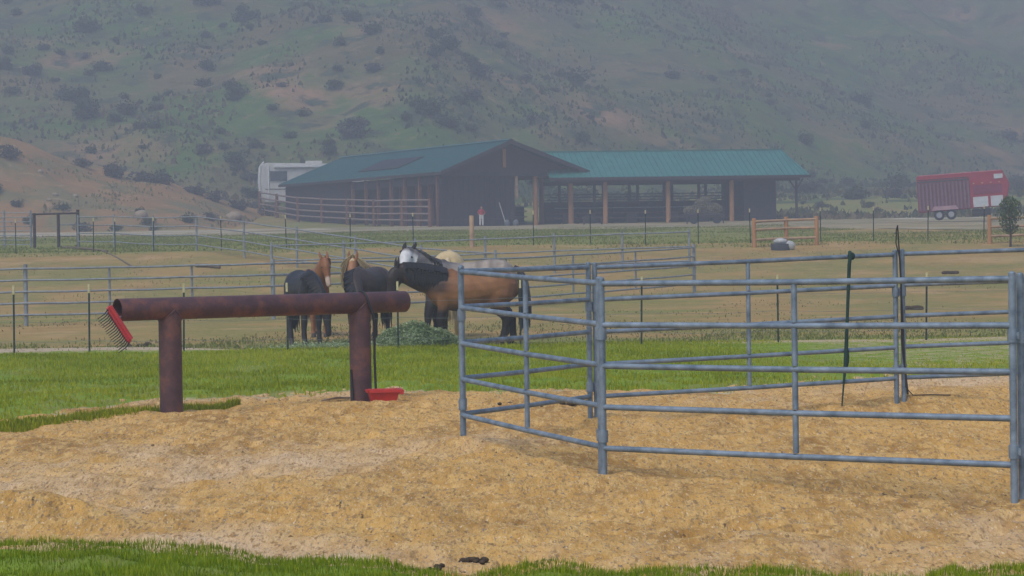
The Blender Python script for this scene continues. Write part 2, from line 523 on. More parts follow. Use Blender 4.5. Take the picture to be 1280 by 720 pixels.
# lawn behind the sand, and the verge at the front
xs = np.linspace(-12, 14, 260); ts = np.linspace(0, 1, 60)
X, T = np.meshgrid(xs, ts)
yn = far_edge(X); yf = 45.2 + .5 * fbm(X / 3, X * 0 + 1.1, 3)
Y = yn + (yf - yn) * T
edge = np.minimum(T * 12, 1)
dryv = sstep(3.2, 6.5, X) * .45 * sstep(0, .2, T) + .8 * (1 - sstep(0, .06, T)) + .5 * sstep(.86, 1, T)
gridmesh('lawn', X, Y, gz(X, Y) + .012 * edge - .03 * (1 - edge) + .02, LAWNM, {'dry': dryv})
tag(bpy.data.objects['lawn'], kind='structure')
ts = np.linspace(0, 1, 60); xs = np.linspace(-8, 8, 200)
X, T = np.meshgrid(xs, ts)
yn = near_edge(X); Y = yn + (3 - yn) * T
edge = np.minimum(T * 25, 1)
gridmesh('grass_verge', X, Y[:], gz(X, Y) + .035 * edge - .03 * (1 - edge), LAWNM, {'dry': .7 * (1 - sstep(0, .03, T))})
tag(bpy.data.objects['grass_verge'], kind='structure')
# pale gravel path along the wire fence at the left
xs = np.linspace(-16, -4.0, 90); ts = np.linspace(0, 1, 8)
X, T = np.meshgrid(xs, ts)
Y = 44.6 + .25 * fbm(X / 1.3, X * 0, 3) + (2.3 * sstep(-3.6, -8, X) + .2) * T
PATHM = layered('pale_gravel', [((.37, .28, .18), (.46, .36, .25), 4, None), ((.22, .19, .14), (.30, .25, .18), 20, (12, .6, .7))], bump_scale=40)
gridmesh('gravel_path', X, Y, gz(X, Y) + .03, PATHM)
tag(bpy.data.objects['gravel_path'], kind='structure')
# barn yard road
xs = np.linspace(-75, 90, 180); ts = np.linspace(0, 1, 30)
X, T = np.meshgrid(xs, ts)
yn = 163 + 5 * fbm(X / 9, X * 0, 3) - 42 * sstep(14, 24, X); yf = 206 + 4 * fbm(X / 8, X * 0 + 4, 3)
yf = np.where(X < -14, yn + (yf - yn) * (1 - .72 * sstep(-14, -26, X)), yf)
Y = yn + (yf - yn) * T
ROADM = layered('yard_dirt', [((.27, .215, .125), (.34, .27, .16), .3, None), ((.16, .16, .065), (.22, .19, .09), 1, (.18, .47, .62)), ((.42, .37, .28), (.48, .43, .34), 1, (.11, .55, .66))], bump_scale=4)
gridmesh('dirt_road', X, Y, gz(X, Y) + .03, ROADM)
tag(bpy.data.objects['dirt_road'], kind='structure')

# hillside and knoll
xs = np.linspace(-200, 210, 300); ys = np.concatenate([np.linspace(236, 420, 190), np.linspace(423, 600, 50)])
X, Y = np.meshgrid(xs, ys)
Z = hz(X, Y); Z = Z - 1.0 * (1 - sstep(236, 243, Y))
gridmesh('hillside', X, Y, Z, HILLM)
tag(bpy.data.objects['hillside'], kind='structure')
HILL_TOP = float(Z.max())
xs = np.linspace(-130, -20, 180); ys = np.linspace(200, 260, 110)
X, Y = np.meshgrid(xs, ys)
gridmesh('knoll', X, Y, knz(X, Y), KNOLLM)
tag(bpy.data.objects['knoll'], kind='structure')


def gany(x, y):
    z = float(gz(x, y))
    if y > 240: z = max(z, float(hz(x, y)))
    if 202 < y < 257 and -125 < x < -21: z = max(z, float(knz(x, y)))
    return z


# haze
hb = MB(); hb.box((0, 290, (HILL_TOP + 6) / 2 - 1.6), (440, 720, HILL_TOP + 8))
HM = bpy.data.materials.new('haze_air'); HM.use_nodes = True
for nn in list(HM.node_tree.nodes):
    if nn.type == 'BSDF_PRINCIPLED': HM.node_tree.nodes.remove(nn)
pv = HM.node_tree.nodes.new('ShaderNodeVolumePrincipled')
pv.inputs['Color'].default_value = (*HAZE_COLOR, 1)
pv.inputs['Density'].default_value = HAZE_DENSITY
pv.inputs['Anisotropy'].default_value = 0.15
HM.node_tree.links.new(pv.outputs[0], HM.node_tree.nodes['Material Output'].inputs['Volume'])
hz_o = hb.build('haze', HM)
tag(hz_o, 'pale mist filling the valley in front of the hill', 'haze', kind='stuff')

# ------------------------------------------------------------------ bushes on the hill
def bush_mesh(name, n, flat=.95):
    lobes = [(random.uniform(-.42, .42), random.uniform(-.42, .42), random.uniform(.3, .85), random.uniform(.3, .5)) for _ in range(10)]
    c = np.zeros((n, 3)); r = np.zeros(n)
    for i in range(n):
        l = random.choice(lobes)
        v = Vector((random.gauss(0, 1), random.gauss(0, 1), random.gauss(0, 1))).normalized() * (l[3] * random.uniform(.65, 1.05))
        c[i] = (l[0] + v.x, l[1] + v.y, max(.03, (l[2] + v.z) * flat)); r[i] = min(1, max(0, .5 + random.gauss(0, .25)))
    s = RNG.uniform(.05, .12, n)
    a = RNG.normal(0, 1, (n, 3)); a /= np.linalg.norm(a, axis=1)[:, None]
    b = RNG.normal(0, 1, (n, 3)); b -= a * (a * b).sum(1)[:, None]; b /= np.linalg.norm(b, axis=1)[:, None]
    V = np.stack([c - a * s[:, None], c + b * s[:, None] * .6, c + a * s[:, None], c - b * s[:, None] * .6], 1).reshape(-1, 3)
    k = np.arange(n) * 4
    return V, np.stack([k, k + 1, k + 2, k + 3], -1), np.repeat(r, 4)


bush_protos = []
BL = ['dark round brush clump on the misty hillside', 'olive green shrub growing on the misty hillside', 'grey brown sagebrush on the misty hillside']
for i in range(6):
    V, Q, r = bush_mesh('bush', 700 if i < 4 else 550)
    o = npmesh('bush', V, Q, BUSHM[i % 3], False, {'rnd': r})
    st = MB()
    for k in range(5):
        a = random.uniform(0, 6.28)
        st.tube([(0, 0, -.1), (math.cos(a) * .25, math.sin(a) * .25, .3), (math.cos(a) * .45, math.sin(a) * .45, .55)], [.04, .03, .012], 5)
    so_ = st.build('branch', mat('bush_wood', (.10, .07, .05), (.06, .045, .035), 5), o)
    bush_protos.append((o, so_))
used = [False] * 6


def put_bush(x, y, s, i, label, group):
    o, st = bush_protos[i]
    if used[i]:
        o = o.copy(); COL.objects.link(o)
        c = st.copy(); COL.objects.link(c); c.parent = o
    used[i] = True
    o.location = (x, y, gany(x, y) - .1 * s); o.rotation_euler = (0, 0, random.uniform(0, 6.28))
    o.scale = (s * random.uniform(.85, 1.25), s * random.uniform(.85, 1.25), s * random.uniform(.7, 1.0))
    tag(o, label, 'bush', group)
    return o


cnt = 0
while cnt < 285:
    d = 247 + 130 * random.random() ** 1.2; px = random.uniform(-60, 1340) if cnt > 90 else random.uniform(-40, 640)
    if px > 1000 and cnt % 3 == 0: d = random.uniform(212, 250)
    x = (px - 640) / F * d
    if d < 262 and 300 < px < 1050 and random.random() < .5: continue
    dens = float(fbm(x / 22 + 5, d / 26, 3))
    if dens < random.uniform(-.55, .3): continue
    i = random.choice([0, 0, 3, 3, 1, 4, 2, 5])
    s = random.choice([.7, .9, 1.0, 1.1, 1.3, 1.6, 2.1]) * random.uniform(.8, 1.2)
    if px > 1000 and d < 251: s *= .45; i = random.choice([1, 4, 5])
    put_bush(x, d, s, i, BL[i % 3], 'bushes on the hillside')
    cnt += 1
# bushes along the knoll
KB = [(-46.5, 214, 1.3, 2), (-41.2, 232, 1.2, 5), (-38.5, 233, 1.6, 2), (-36, 234, 1.5, 5), (-34.5, 235, 1.8, 2), (-31, 236, 1.4, 2), (-29, 236, 1.5, 5), (-26.5, 236, 1.5, 2), (-24, 238, 1.4, 5),
      (-39.5, 212, .9, 4), (-42, 209, .7, 1), (-33, 214, .7, 1), (-31.5, 209, .9, 4), (-28.5, 212, 1.1, 1), (-27, 216, .9, 5), (-36.8, 206, 1.0, 5), (-45, 205, 1.7, 2), (-47.5, 203, 1.9, 5),
      (-46.3, 222, 1.5, 5), (-43.5, 212, .8, 2), (-33.8, 205, .7, 4), (-30.3, 204, .6, 4)]
for (x, y, s, i) in KB:
    put_bush(x, y, s, i, 'low grey brush growing on the bare tan knoll', 'bushes on the tan knoll')

# boulders
def boulder(px, d, s, label, cat='boulder', group=None, m=None, flat=.7):
    b = MB(); b.ball((0, 0, s * flat * .35), (s, s * .8, s * flat), 14, 9, .10)
    o = b.build('boulder', m or ROCKM, None, True)
    p = G(px, d); o.location = (p.x, p.y, gany(p.x, p.y)); o.rotation_euler = (0, 0, random.uniform(0, 6))
    return tag(o, label, cat, group)


boulder(177, 212, .62, 'pale tan boulder at the foot of the bare knoll')
boulder(293, 226, .75, 'pale boulder in the grass left of the white camper')
for px, d in ((62, 214), (70, 216), (88, 212), (95, 217), (52, 222), (27, 226)):
    boulder(px, d, random.uniform(.18, .3), 'small pale rock lying on the tan knoll slope', 'rock', 'small rocks on the knoll')

# ------------------------------------------------------------------ grass (uncountable)
def scatter(n, x0, x1, y0, y1, test=None):
    x = RNG.uniform(x0, x1, n); y = RNG.uniform(y0, y1, n)
    if test is not None:
        k = test(x, y); x = x[k]; y = y[k]
    return x, y


# front verge
x, y = scatter(210000, -4.6, 4.8, 9.6, 17.2, lambda x, y: y < near_edge(x) + .10 * RNG.random(len(x)) - .03)
cl = fbm(x / .18, y / .18, 2)
h = np.clip(.036 + .045 * cl + .013 * RNG.normal(size=len(x)), .018, .13)
o = blades('verge_grass', np.stack([x, y, gz(x, y) + .04 * np.clip((near_edge(x) - y) * 6, 0, 1)], -1), h, np.full(len(x), .0048), GRASSN, .7, np.clip(.42 + .5 * cl + .25 * RNG.normal(size=len(x)), 0, 1))
tag(o, 'short bright green grass along the bottom of the photo', 'grass', kind='stuff')


def lawn_test(x, y):
    p = 1 - .50 * sstep(3.4, 6.5, x) * sstep(33.5, 37, y)
    p = p * (1 - .8 * np.clip(fbm(x / 1.1 + 3, y / 1.6, 3) * 2.6 - .25, 0, 1))
    e = far_edge(x)
    return (y > e - .15) & (y < 45.6 - 1.8 * sstep(-4.2, -6, x)) & (RNG.random(len(x)) < p * (.22 + .78 * sstep(0, 1.6, y - e)))


x, y = scatter(210000, -11, 12, 25, 46, lawn_test)
cl = fbm(x / 1.4, y / 1.4, 3); cl2 = fbm(x / .3, y / .3, 2)
h = np.clip(.055 + .03 * cl2 + .018 * RNG.normal(size=len(x)), .02, .16) * (1 - .55 * sstep(3, 5.5, x) * sstep(35, 38, y))
r = np.clip(.50 + .55 * cl + .22 * RNG.normal(size=len(x)) + .25 * sstep(3, 7, x), 0, 1)
o = blades('lawn_grass', np.stack([x, y, gz(x, y) + .02], -1), h, np.full(len(x), .015), GRASSM, .7, r)
tag(o, 'bright green lawn grass between the sand and the wire fence', 'grass', kind='stuff')
# tongue of grass under the rusty hitching pipe
tp = np.array([onflat(*p) for p in ((-60, 541), (0, 536), (60, 531), (130, 523), (215, 514), (260, 509), (300, 505))])
n = 9000; t = RNG.random(n) ** 1.35; k = t * (len(tp) - 1); i = np.minimum(k.astype(int), len(tp) - 2); q = (k - i)[:, None]
c = tp[i] * (1 - q) + tp[i + 1] * q
wdt = (.55 * (1 - t) ** .8 + .05)
c[:, 1] += RNG.normal(0, 1, n) * wdt * .6
x, y = c[:, 0], c[:, 1]
o = blades('grass_tongue', np.stack([x, y, gz(x, y)], -1), np.clip(.05 + .03 * RNG.normal(size=n), .02, .12), np.full(n, .013), GRASSM, .7, np.clip(.3 + .25 * RNG.normal(size=n), 0, 1))
tag(o, 'tongue of green grass running over the sand under the rusty pipe', 'grass', kind='stuff')
# grass along the wire fence
x, y = scatter(26000, -13, 12, 45.2, 50.5, lambda x, y: (y > 45.4 + 1.9 * sstep(-3.6, -6, x)) & (fbm(x / 1.5, y / 1.5, 3) + .35 - .13 * (y - 46) > RNG.random(len(x)) * .8))
o = blades('fence_grass', np.stack([x, y, gz(x, y)], -1), np.clip(.05 + .025 * RNG.normal(size=len(x)), .015, .13), np.full(len(x), .03), GREENFAR, .9)
tag(o, 'olive grass growing along the foot of the wire fence', 'grass', kind='stuff')
# weeds and dry tufts in the paddock
x, y = scatter(130000, -22, 24, 45, 100, lambda x, y: (np.abs(x) < y * .235) & (RNG.random(len(x)) < 1 - .75 * sstep(54, 66, y)) & (fbm(x / 3.5 + 2, y / 5, 3) + .5 * (1 - sstep(45, 60, y)) > RNG.random(len(x)) * .75))
h = np.clip(.035 + .02 * RNG.normal(size=len(x)), .012, .11) * (1 + .3 * sstep(50, 90, y))
r = np.clip(.35 + .3 * RNG.normal(size=len(x)) + .5 * fbm(x / 6, y / 8, 2) - .25 * (1 - sstep(45, 54, y)), 0, 1)
o = blades('paddock_weeds', np.stack([x, y, gz(x, y)], -1), h, np.full(len(x), .03), DRYM, .9, r)
tag(o, 'sparse dry weeds across the tan paddock', 'weeds', kind='stuff')
# greener pasture strip before the barn
x, y = scatter(160000, -36, 42, 98, 172, lambda x, y: (np.abs(x) < y * .235) & ((x < 19) | (y < 122)) & (.35 + fbm(x / 6, y / 9, 3) > RNG.random(len(x)) * .8))
h = np.clip(.06 + .03 * RNG.normal(size=len(x)), .02, .18)
o = blades('pasture_grass', np.stack([x, y, gz(x, y)], -1), h, np.full(len(x), .06), GREENFAR, .9, np.clip(.5 + .3 * RNG.normal(size=len(x)), 0, 1))
tag(o, 'green grass strip in front of the barn yard', 'grass', kind='stuff')
# brush and tufts that cover the hill
n = 90000
x = RNG.uniform(-80, 90, n); y = RNG.uniform(206, 410, n)
k = (np.abs(x) < y * .24) & (fbm(x / 9, y / 12, 3) > RNG.random(n) * .55 - .2) & ((y > 243) | (x > 22))
x, y = x[k], y[k]
h = np.clip(RNG.normal(.38, .18, len(x)), .1, 1.0)
r = np.clip(.45 + .9 * fbm(x / 14 + 7, y / 16, 3) + .2 * RNG.normal(size=len(x)), 0, 1)
HT = leafmat('hill_tufts', [(.055, .070, .028), (.08, .09, .038), (.12, .112, .052), (.20, .155, .088)])
o = blades('hill_grass', np.stack([x, y, np.where(y > 240, hz(x, y), gz(x, y)) - .05], -1), h, h * RNG.uniform(.5, 1.1, len(x)), HT, .9, r)
tag(o, 'low grass and scrub covering the misty hillside', 'scrub', kind='stuff')
n = 9000
x = RNG.uniform(-58, -24, n); y = RNG.uniform(202, 232, n)
k = (knz(x, y) > gz(x, y)) & (fbm(x / 4, y / 4, 3) > RNG.random(n) * .9 - .1); x, y = x[k], y[k]
h = np.clip(RNG.normal(.22, .1, len(x)), .06, .5)
o = blades('knoll_grass', np.stack([x, y, knz(x, y) - .03], -1), h, h * .7, DRYM, .9)
tag(o, 'dry grass tufts on the bare tan knoll', 'grass', kind='stuff')

# pebbles and crumbs on the sand
def crumbs(name, x, y, s, m, label):
    n = len(x)
    base = np.array([(1, 0, 0), (-.4, .9, 0), (-.5, -.8, .1), (0, .1, .8)], float)
    a = RNG.random(n) * 6.28
    Rm = np.stack([np.stack([np.cos(a), -np.sin(a), a * 0], -1), np.stack([np.sin(a), np.cos(a), a * 0], -1), np.stack([a * 0, a * 0, a * 0 + 1], -1)], 1)
    V = np.einsum('nij,kj->nki', Rm, base) * (s[:, None, None] * RNG.uniform(.6, 1.3, (n, 4, 1))) + np.stack([x, y, gz(x, y)], -1)[:, None, :]
    k = np.arange(n) * 4
    T = np.concatenate([np.stack([k, k + 1, k + 3], -1), np.stack([k + 1, k + 2, k + 3], -1), np.stack([k + 2, k, k + 3], -1)])
    o = npmesh(name, V.reshape(-1, 3), None, m, False, {'rnd': np.repeat(RNG.random(n), 4)}, T)
    return tag(o, label, 'gravel', kind='stuff')


PEB = leafmat('pebbles', [(.13, .10, .075), (.27, .205, .15), (.40, .31, .23), (.52, .44, .36)], .9, 0)
CLD = leafmat('clods', [(.14, .085, .038), (.22, .135, .06), (.32, .20, .092)], .95, 0)
x, y = scatter(26000, -5, 6, 12.5, 33, lambda x, y: (RNG.random(len(x)) < np.clip(.75 - (y - 12.5) / 14 + .9 * fbm(x / 1.5, y / 1.5, 3), .04, 1)))
crumbs('pebble_scatter', x, y, RNG.uniform(.003, .010, len(x)), PEB, 'small pale pebbles scattered over the sand')
GRN = leafmat('sand_grains', [(.26, .150, .052), (.38, .225, .075), (.48, .295, .105), (.56, .375, .17)], .95, 0)
x, y = scatter(90000, -5.5, 6.5, 12.6, 33, lambda x, y: (np.abs(x) < y * .23) & (RNG.random(len(x)) < (.45 + .8 * fbm(x / .7, y / 1.2, 3)) * (1 - .7 * sstep(-.5, .8, x) * sstep(18, 20, y) * (1 - sstep(26, 28, y)))))
crumbs('grain_scatter', x, y, RNG.uniform(.003, .0075, len(x)) * (.75 + y / 60), GRN, 'coarse golden grains and small lumps over the sand')
x, y = scatter(14000, -6, 7, 12.5, 34, lambda x, y: fbm(x / .8, y / .8, 3) > RNG.random(len(x)) * .8)
crumbs('clod_scatter', x, y, RNG.uniform(.005, .022, len(x)) * (.6 + .4 * RNG.random(len(x))), CLD, 'brown clods of damp sand kicked up by hooves')

# ------------------------------------------------------------------ round pen of galvanised panels
def pen_panel(a, b, label, mids=(.5,), rails=5, H=1.62, r=.0245, zb=.20, zt=1.58, m=GALV, group='galvanised panels of the round pen', z0=0.0, z1=0.0):
    a = Vector(a); b = Vector(b)
    u = (b - a); u.z = 0; L_ = u.length; u.normalize()
    root = empty('corral_panel', a, math.atan2(u.y, u.x), label, 'corral panel', group)
    dz = b.z - a.z
    for i in range(rails):
        z = zb + (zt - zb) * i / (rails - 1)
        k = MB(); k.tube([(0.01, 0, z + z0), (L_ / 2, 0, z + (dz + z1 + z0) / 2 - .006), (L_ - .01, 0, z + dz + z1)], r, 12)
        k.build('rail', m, root, True)
    for (xx, zz) in ((0, z0), (L_, dz + z1)):
        k = MB(); k.tube([(xx, 0, zz - .30), (xx, 0, H + zz)], r * 1.14, 12)
        k.ball((xx, 0, H + zz), (r * 1.12, r * 1.12, r * .7), 10, 6)
        k.build('post', m, root, True)
        s = 1 if xx == 0 else -1
        for q in (zb + .10, zt - .42):
            k = MB(); k.tube([(xx, 0, zz + q - .05), (xx, 0, zz + q + .05)], r * 1.6, 10)
            k.box((xx - s * .035, 0, zz + q), (.05, .018, .05))
            k.build('pin_lug', m, root, True)
    for t in mids:
        k = MB(); zz = (dz + z1) * t + z0 * (1 - t)
        for i in range(rails - 1):
            za = zb + (zt - zb) * i / (rails - 1) + r * .9; zc = zb + (zt - zb) * (i + 1) / (rails - 1) - r * .9
            k.tube([(L_ * t, 0, zz + za), (L_ * t, 0, zz + zc)], r * .98, 10)
        k.build('upright', m, root, True)
    return root


def FP(px, py_base, d):
    p = P(px, py_base, d); return p


A1 = FP(1268, 615, 17.75); A0 = FP(755, 590, 20.1)
A1b = FP(1278, 615, 17.85); B0 = FP(752, 588, 20.2); B1 = FP(579, 545, 23.05)
C0 = FP(579.5, 543, 23.15); C1 = FP(738, 519, 25.6); D0 = FP(746, 519, 25.65); D1 = FP(1121, 500, 26.7) + Vector((0, 0, .04))
E0 = FP(1130, 500, 26.75) + Vector((0, 0, .05)); E1 = Vector((7.5, 27.1, .26)); F1 = Vector((6.2, 20.3, .0))
pen_panel(A0, A1, 'long galvanised five rail panel across the front of the round pen')
pen_panel(B0, B1, 'short galvanised panel angling back along the left side of the round pen')
pen_panel(C0, C1, 'galvanised panel at the far left of the round pen, in front of the bay horse', mids=())
pen_panel(D0, D1, 'long galvanised panel across the back of the round pen, with a green strap', mids=(.5,))
pen_panel(E0, E1, 'galvanised panel at the back right of the round pen, right of the tall black whip', mids=(.5,))
pen_panel(A1b, F1, 'galvanised panel starting at the right edge of the photo beside the nearest post')

# green strap hanging on the back panel
def strap_on(px, d, label):
    pass


p = D0 + (D1 - D0) * .845
t0 = Vector((p.x, p.y - .05, p.z + 1.595))
k = MB()
k.tube([t0 + Vector((0, .11, -.05)), t0 + Vector((0, .055, .035)), t0 + Vector((0, -.01, .02)), t0 + Vector((-.02, -.03, -.1)), t0 + Vector((-.05, -.03, -.7)), t0 + Vector((-.07, -.02, -1.15)),
        t0 + Vector((-.10, -.02, -1.45)), t0 + Vector((-.12, -.02, -1.66))], [.012, .02, .02, .021, .017, .024, .010, .008], 8)
k.ball(t0 + Vector((.01, .0, -.01)), (.042, .03, .042), 10, 7, .1)
k.ball(t0 + Vector((-.06, -.02, -1.12)), (.03, .022, .12), 8, 6, .1)
o = k.build('halter_rope', mat('green_webbing', (.011, .045, .032), (.007, .022, .02), 20, .8), None, True)
tag(o, 'dark green rope halter hanging from the back panel of the pen', 'rope halter')
# long black whip standing at the back post
p = E0 + Vector((-.03, -.08, 0))
root = empty('whip', p, 0, 'tall thin black whip leaning on the back post of the pen', 'whip')
k = MB(); k.tube([(.05, -.06, .02), (.0, -.02, .6), (0, 0, 1.3), (-.03, .0, 1.9)], [.013, .012, .010, .007], 8); k.build('stock', BLACK, root, True)
k = MB(); k.tube([(-.03, 0, 1.9), (-.045, 0, 1.84), (-.05, 0, 1.7), (-.02, -.03, 1.55), (.01, -.03, .9), (.03, -.06, .1), (.10, -.1, .015), (.3, -.16, .02), (.5, -.2, .015)], .007, 6)
k.build('lash', BLACK, root, True)

# manure clods
def manure(px, py, n, spread, s, label):
    x, y = onflat(px, py)
    k = MB()
    for i in range(n):
        q = s * random.uniform(.6, 1.2)
        xx, yy = x + random.gauss(0, spread), y + random.gauss(0, spread * .8)
        k.ball((xx - x, yy - y, float(gz(xx, yy) - gz(x, y)) + q * .45 * (1 + .5 * (i % 2))), (q, q * .85, q * .7), 9, 6, .12)
    o = k.build('manure_pile', MANURE, None, True)
    o.location = (x, y, float(gz(x, y)))
    tag(o, label, 'manure')


manure(590, 694, 26, .038, .026, 'dark manure pile on the sand beside the front grass')
manure(548, 702, 6, .05, .018, 'few small manure crumbs left of the biggest dark pile')
manure(722, 506, 14, .10, .055, 'dark manure pile inside the pen near its back left post')
manure(655, 508, 7, .13, .032, 'scattered manure crumbs behind the angled left panel')
manure(178, 431, 9, .12, .07, 'dark dung heap in the grass behind the wire fence at left')

# ------------------------------------------------------------------ hitching pipe
La = P(214.5, 515, 28.4); Lb = P(451.5, 503, 29.9)
ax = Vector((Lb.x - La.x, Lb.y - La.y, 0)).normalized()
ang = math.atan2(ax.y, ax.x); LL = (Vector((Lb.x, Lb.y, 0)) - Vector((La.x, La.y, 0))).length
RP = .133
root = empty('hitching_rail', (La.x, La.y, 0), ang, 'rusty brown hitching rail of thick welded pipe on two legs', 'hitching rail')
zt = 1.245
k = MB()
x0, x1 = -.68, LL + .68
k.tube([(x0, 0, zt + .01), (x1 - .015, 0, zt), (x1, 0, zt)], [RP, RP, RP * .9], 28, cap=False)
k.tube([(x0 + .004, 0, zt + .01), (x0 + 1.2, 0, zt + .005)], RP * .93, 28, cap=False)
n0 = len(k.v)
k.add([(x1, math.cos(2 * math.pi * i / 28) * RP * .9, zt + math.sin(2 * math.pi * i / 28) * RP * .9) for i in range(28)], [tuple(range(28))])
ring_o = [(x0, math.cos(2 * math.pi * i / 28) * RP, zt + .01 + math.sin(2 * math.pi * i / 28) * RP) for i in range(28)]
ring_i = [(x0 + .004, math.cos(2 * math.pi * i / 28) * RP * .93, zt + .01 + math.sin(2 * math.pi * i / 28) * RP * .93) for i in range(28)]
k.add(ring_o + ring_i, [(i, (i + 1) % 28, 28 + (i + 1) % 28, 28 + i) for i in range(28)])
k.build('crossbar', RUST, root, True)
for xx in (0, LL):
    za = float(gz(La.x + ax.x * xx, La.y + ax.y * xx)) - .15
    k = MB(); k.tube([(xx, 0, za), (xx, 0, zt - .02)], RP * 1.02, 28)
    lg = k.build('leg', RUST, root, True)
    k = MB()
    for i in range(28):
        a = 2 * math.pi * i / 28
    pts = [(xx + math.cos(2 * math.pi * i / 24) * RP * 1.03, math.sin(2 * math.pi * i / 24) * RP * 1.03,
            zt - math.sqrt(max(0, RP ** 2 - (math.sin(2 * math.pi * i / 24) * RP) ** 2)) - .004) for i in range(25)]
    k.tube(pts, .009, 6); k.build('weld_bead', RUST, lg, True)
# black rope over the right end
cx = LL + .045
k = MB()
def W(x, y, z): return Vector((La.x, La.y, 0)) + ax * x + Vector((-ax.y, ax.x, 0)) * y + Vector((0, 0, z))
path = [W(cx + .01, RP + .02, .02), W(cx + .01, RP + .02, .5), W(cx, RP + .02, zt)]
for i in range(0, 9):
    a = math.pi * i / 8
    path.append(W(cx - .02 * math.sin(a), math.cos(a) * (RP + .012), zt + math.sin(a) * (RP + .012)))
path += [W(cx + .05, -RP - .02, zt - .12), W(cx + .075, -RP - .02, zt - .3), W(cx + .085, -RP + .01, .6), W(cx + .09, -RP, .14), W(cx + .06, -RP - .03, .03), W(cx - .15, -RP - .10, .015), W(cx - .28, -.12 - RP, .02), W(LL - RP - .03, -RP * .5, .04), W(LL - RP - .012, -.03, .2), W(LL - RP - .01, -.01, .42)]
k.tube(path, .0155, 8)
tag(k.build('lead_rope', BLACK, None, True), 'black rope draped over the right end of the rusty pipe', 'rope')
# pale stick on the sand
s0 = Vector((*onflat(402, 508), .0)); s1 = Vector((*onflat(437, 500), 0))
for q in (s0, s1): q.z = float(gz(q.x, q.y)) + .012
k = MB(); k.tube([s0, (s0 + s1) / 2 + Vector((0, 0, .015)), s1], [.010, .014, .012], 7)
tag(k.build('stick', WOODPALE, None, True), 'pale wooden stick lying on the sand by the right pipe leg', 'stick')

# red tub at the right leg
tc_ = P(479, 502, 29.55); zt_ = float(gz(tc_.x, tc_.y))
root = empty('feed_tub', (tc_.x, tc_.y, zt_), R(8), 'small red plastic feed tub on the sand beside the pipe leg', 'feed tub')
k = MB()
wo, wi, dd = .195, .15, .15
outer_b = [(-wi, -dd * .8, 0), (wi, -dd * .8, 0), (wi, dd * .8, 0), (-wi, dd * .8, 0)]
outer_t = [(-wo, -dd, .155), (wo, -dd, .155), (wo, dd, .155), (-wo, dd, .155)]
inner_t = [(-wo + .014, -dd + .014, .155), (wo - .014, -dd + .014, .155), (wo - .014, dd - .014, .155), (-wo + .014, dd - .014, .155)]
inner_b = [(-wi + .012, -dd * .8 + .012, .02), (wi - .012, -dd * .8 + .012, .02), (wi - .012, dd * .8 - .012, .02), (-wi + .012, dd * .8 - .012, .02)]
k.add(outer_b + outer_t + inner_t + inner_b, [(3, 2, 1, 0)] + [(i, (i + 1) % 4, 4 + (i + 1) % 4, 4 + i) for i in range(4)] + [(4 + i, 4 + (i + 1) % 4, 8 + (i + 1) % 4, 8 + i) for i in range(4)]
      + [(8 + i, 8 + (i + 1) % 4, 12 + (i + 1) % 4, 12 + i) for i in range(4)] + [(12, 13, 14, 15)])
k.build('tub', REDP, root)
k = MB(); k.box((0.02, -dd - .012, .140), (.40, .022, .036)); k.box((0.02, dd + .012, .140), (.40, .022, .036)); k.box((-wo - .006, 0, .14), (.022, dd * 2, .034))
k.box((wo + .022, 0, .130), (.052, dd * 2 + .04, .062)); k.build('rim', REDP, root, False, .006)

# manure fork with its handle pushed into the pipe
fr = W(x0, 0, zt + .01)
root = empty('manure_fork', fr, ang, 'red and black manure fork stuck handle first in the open pipe end', 'manure fork')
k = MB(); k.tube([(-.10, -.02, -.09), (.1, 0, -.085), (1.25, .01, -.095)], .015, 10); k.build('handle', mat('handle_grey', (.25, .25, .26), None, 5, .6), root, True)
# head bar runs down and to the right, tines run to the left and down
hb0 = Vector((-.17, -.14, .045)); hb1 = Vector((.06, -.21, -.345))
bd = (hb1 - hb0)
tn = Vector((-.22, -.09, -.135))
mid_out = Vector((0.02, -.07, 0))
k = MB()
k.tube([hb0, hb0 + bd * .5, hb1], [(.045, .035)] * 3, 8)
k.tube([hb0 + bd * .05 + tn * .26 + mid_out * .5, hb0 + bd * .95 + tn * .26 + mid_out * .5], [(.022, .016)] * 2, 8)
k.tube([(-.02, -.02, -.085), (hb0 + bd * .5) * .6 + Vector((0, 0, -.02)), hb0 + bd * .5], [.02, .024, .03], 8)
k.build('head', REDP, root, True)
NT = 17
for i in range(NT):
    t = i / (NT - 1)
    b0 = hb0 + bd * t
    k = MB()
    L0 = 1 + .03 * math.sin(i * 2.1)
    k.tube([b0, b0 + tn * .27 * L0 + mid_out * .55, b0 + tn * .6 * L0 + mid_out * .9, b0 + tn * L0 + mid_out * .6], [.010, .0085, .007, .0045], 6)
    k.build('tine', BLACK if i % 17 not in (0,) else BLACK, root, True)
    k = MB(); k.tube([b0 + tn * .02, b0 + tn * .26 + mid_out * .5], [.0155, .013], 6); k.build('tine_socket', REDP, root, True)

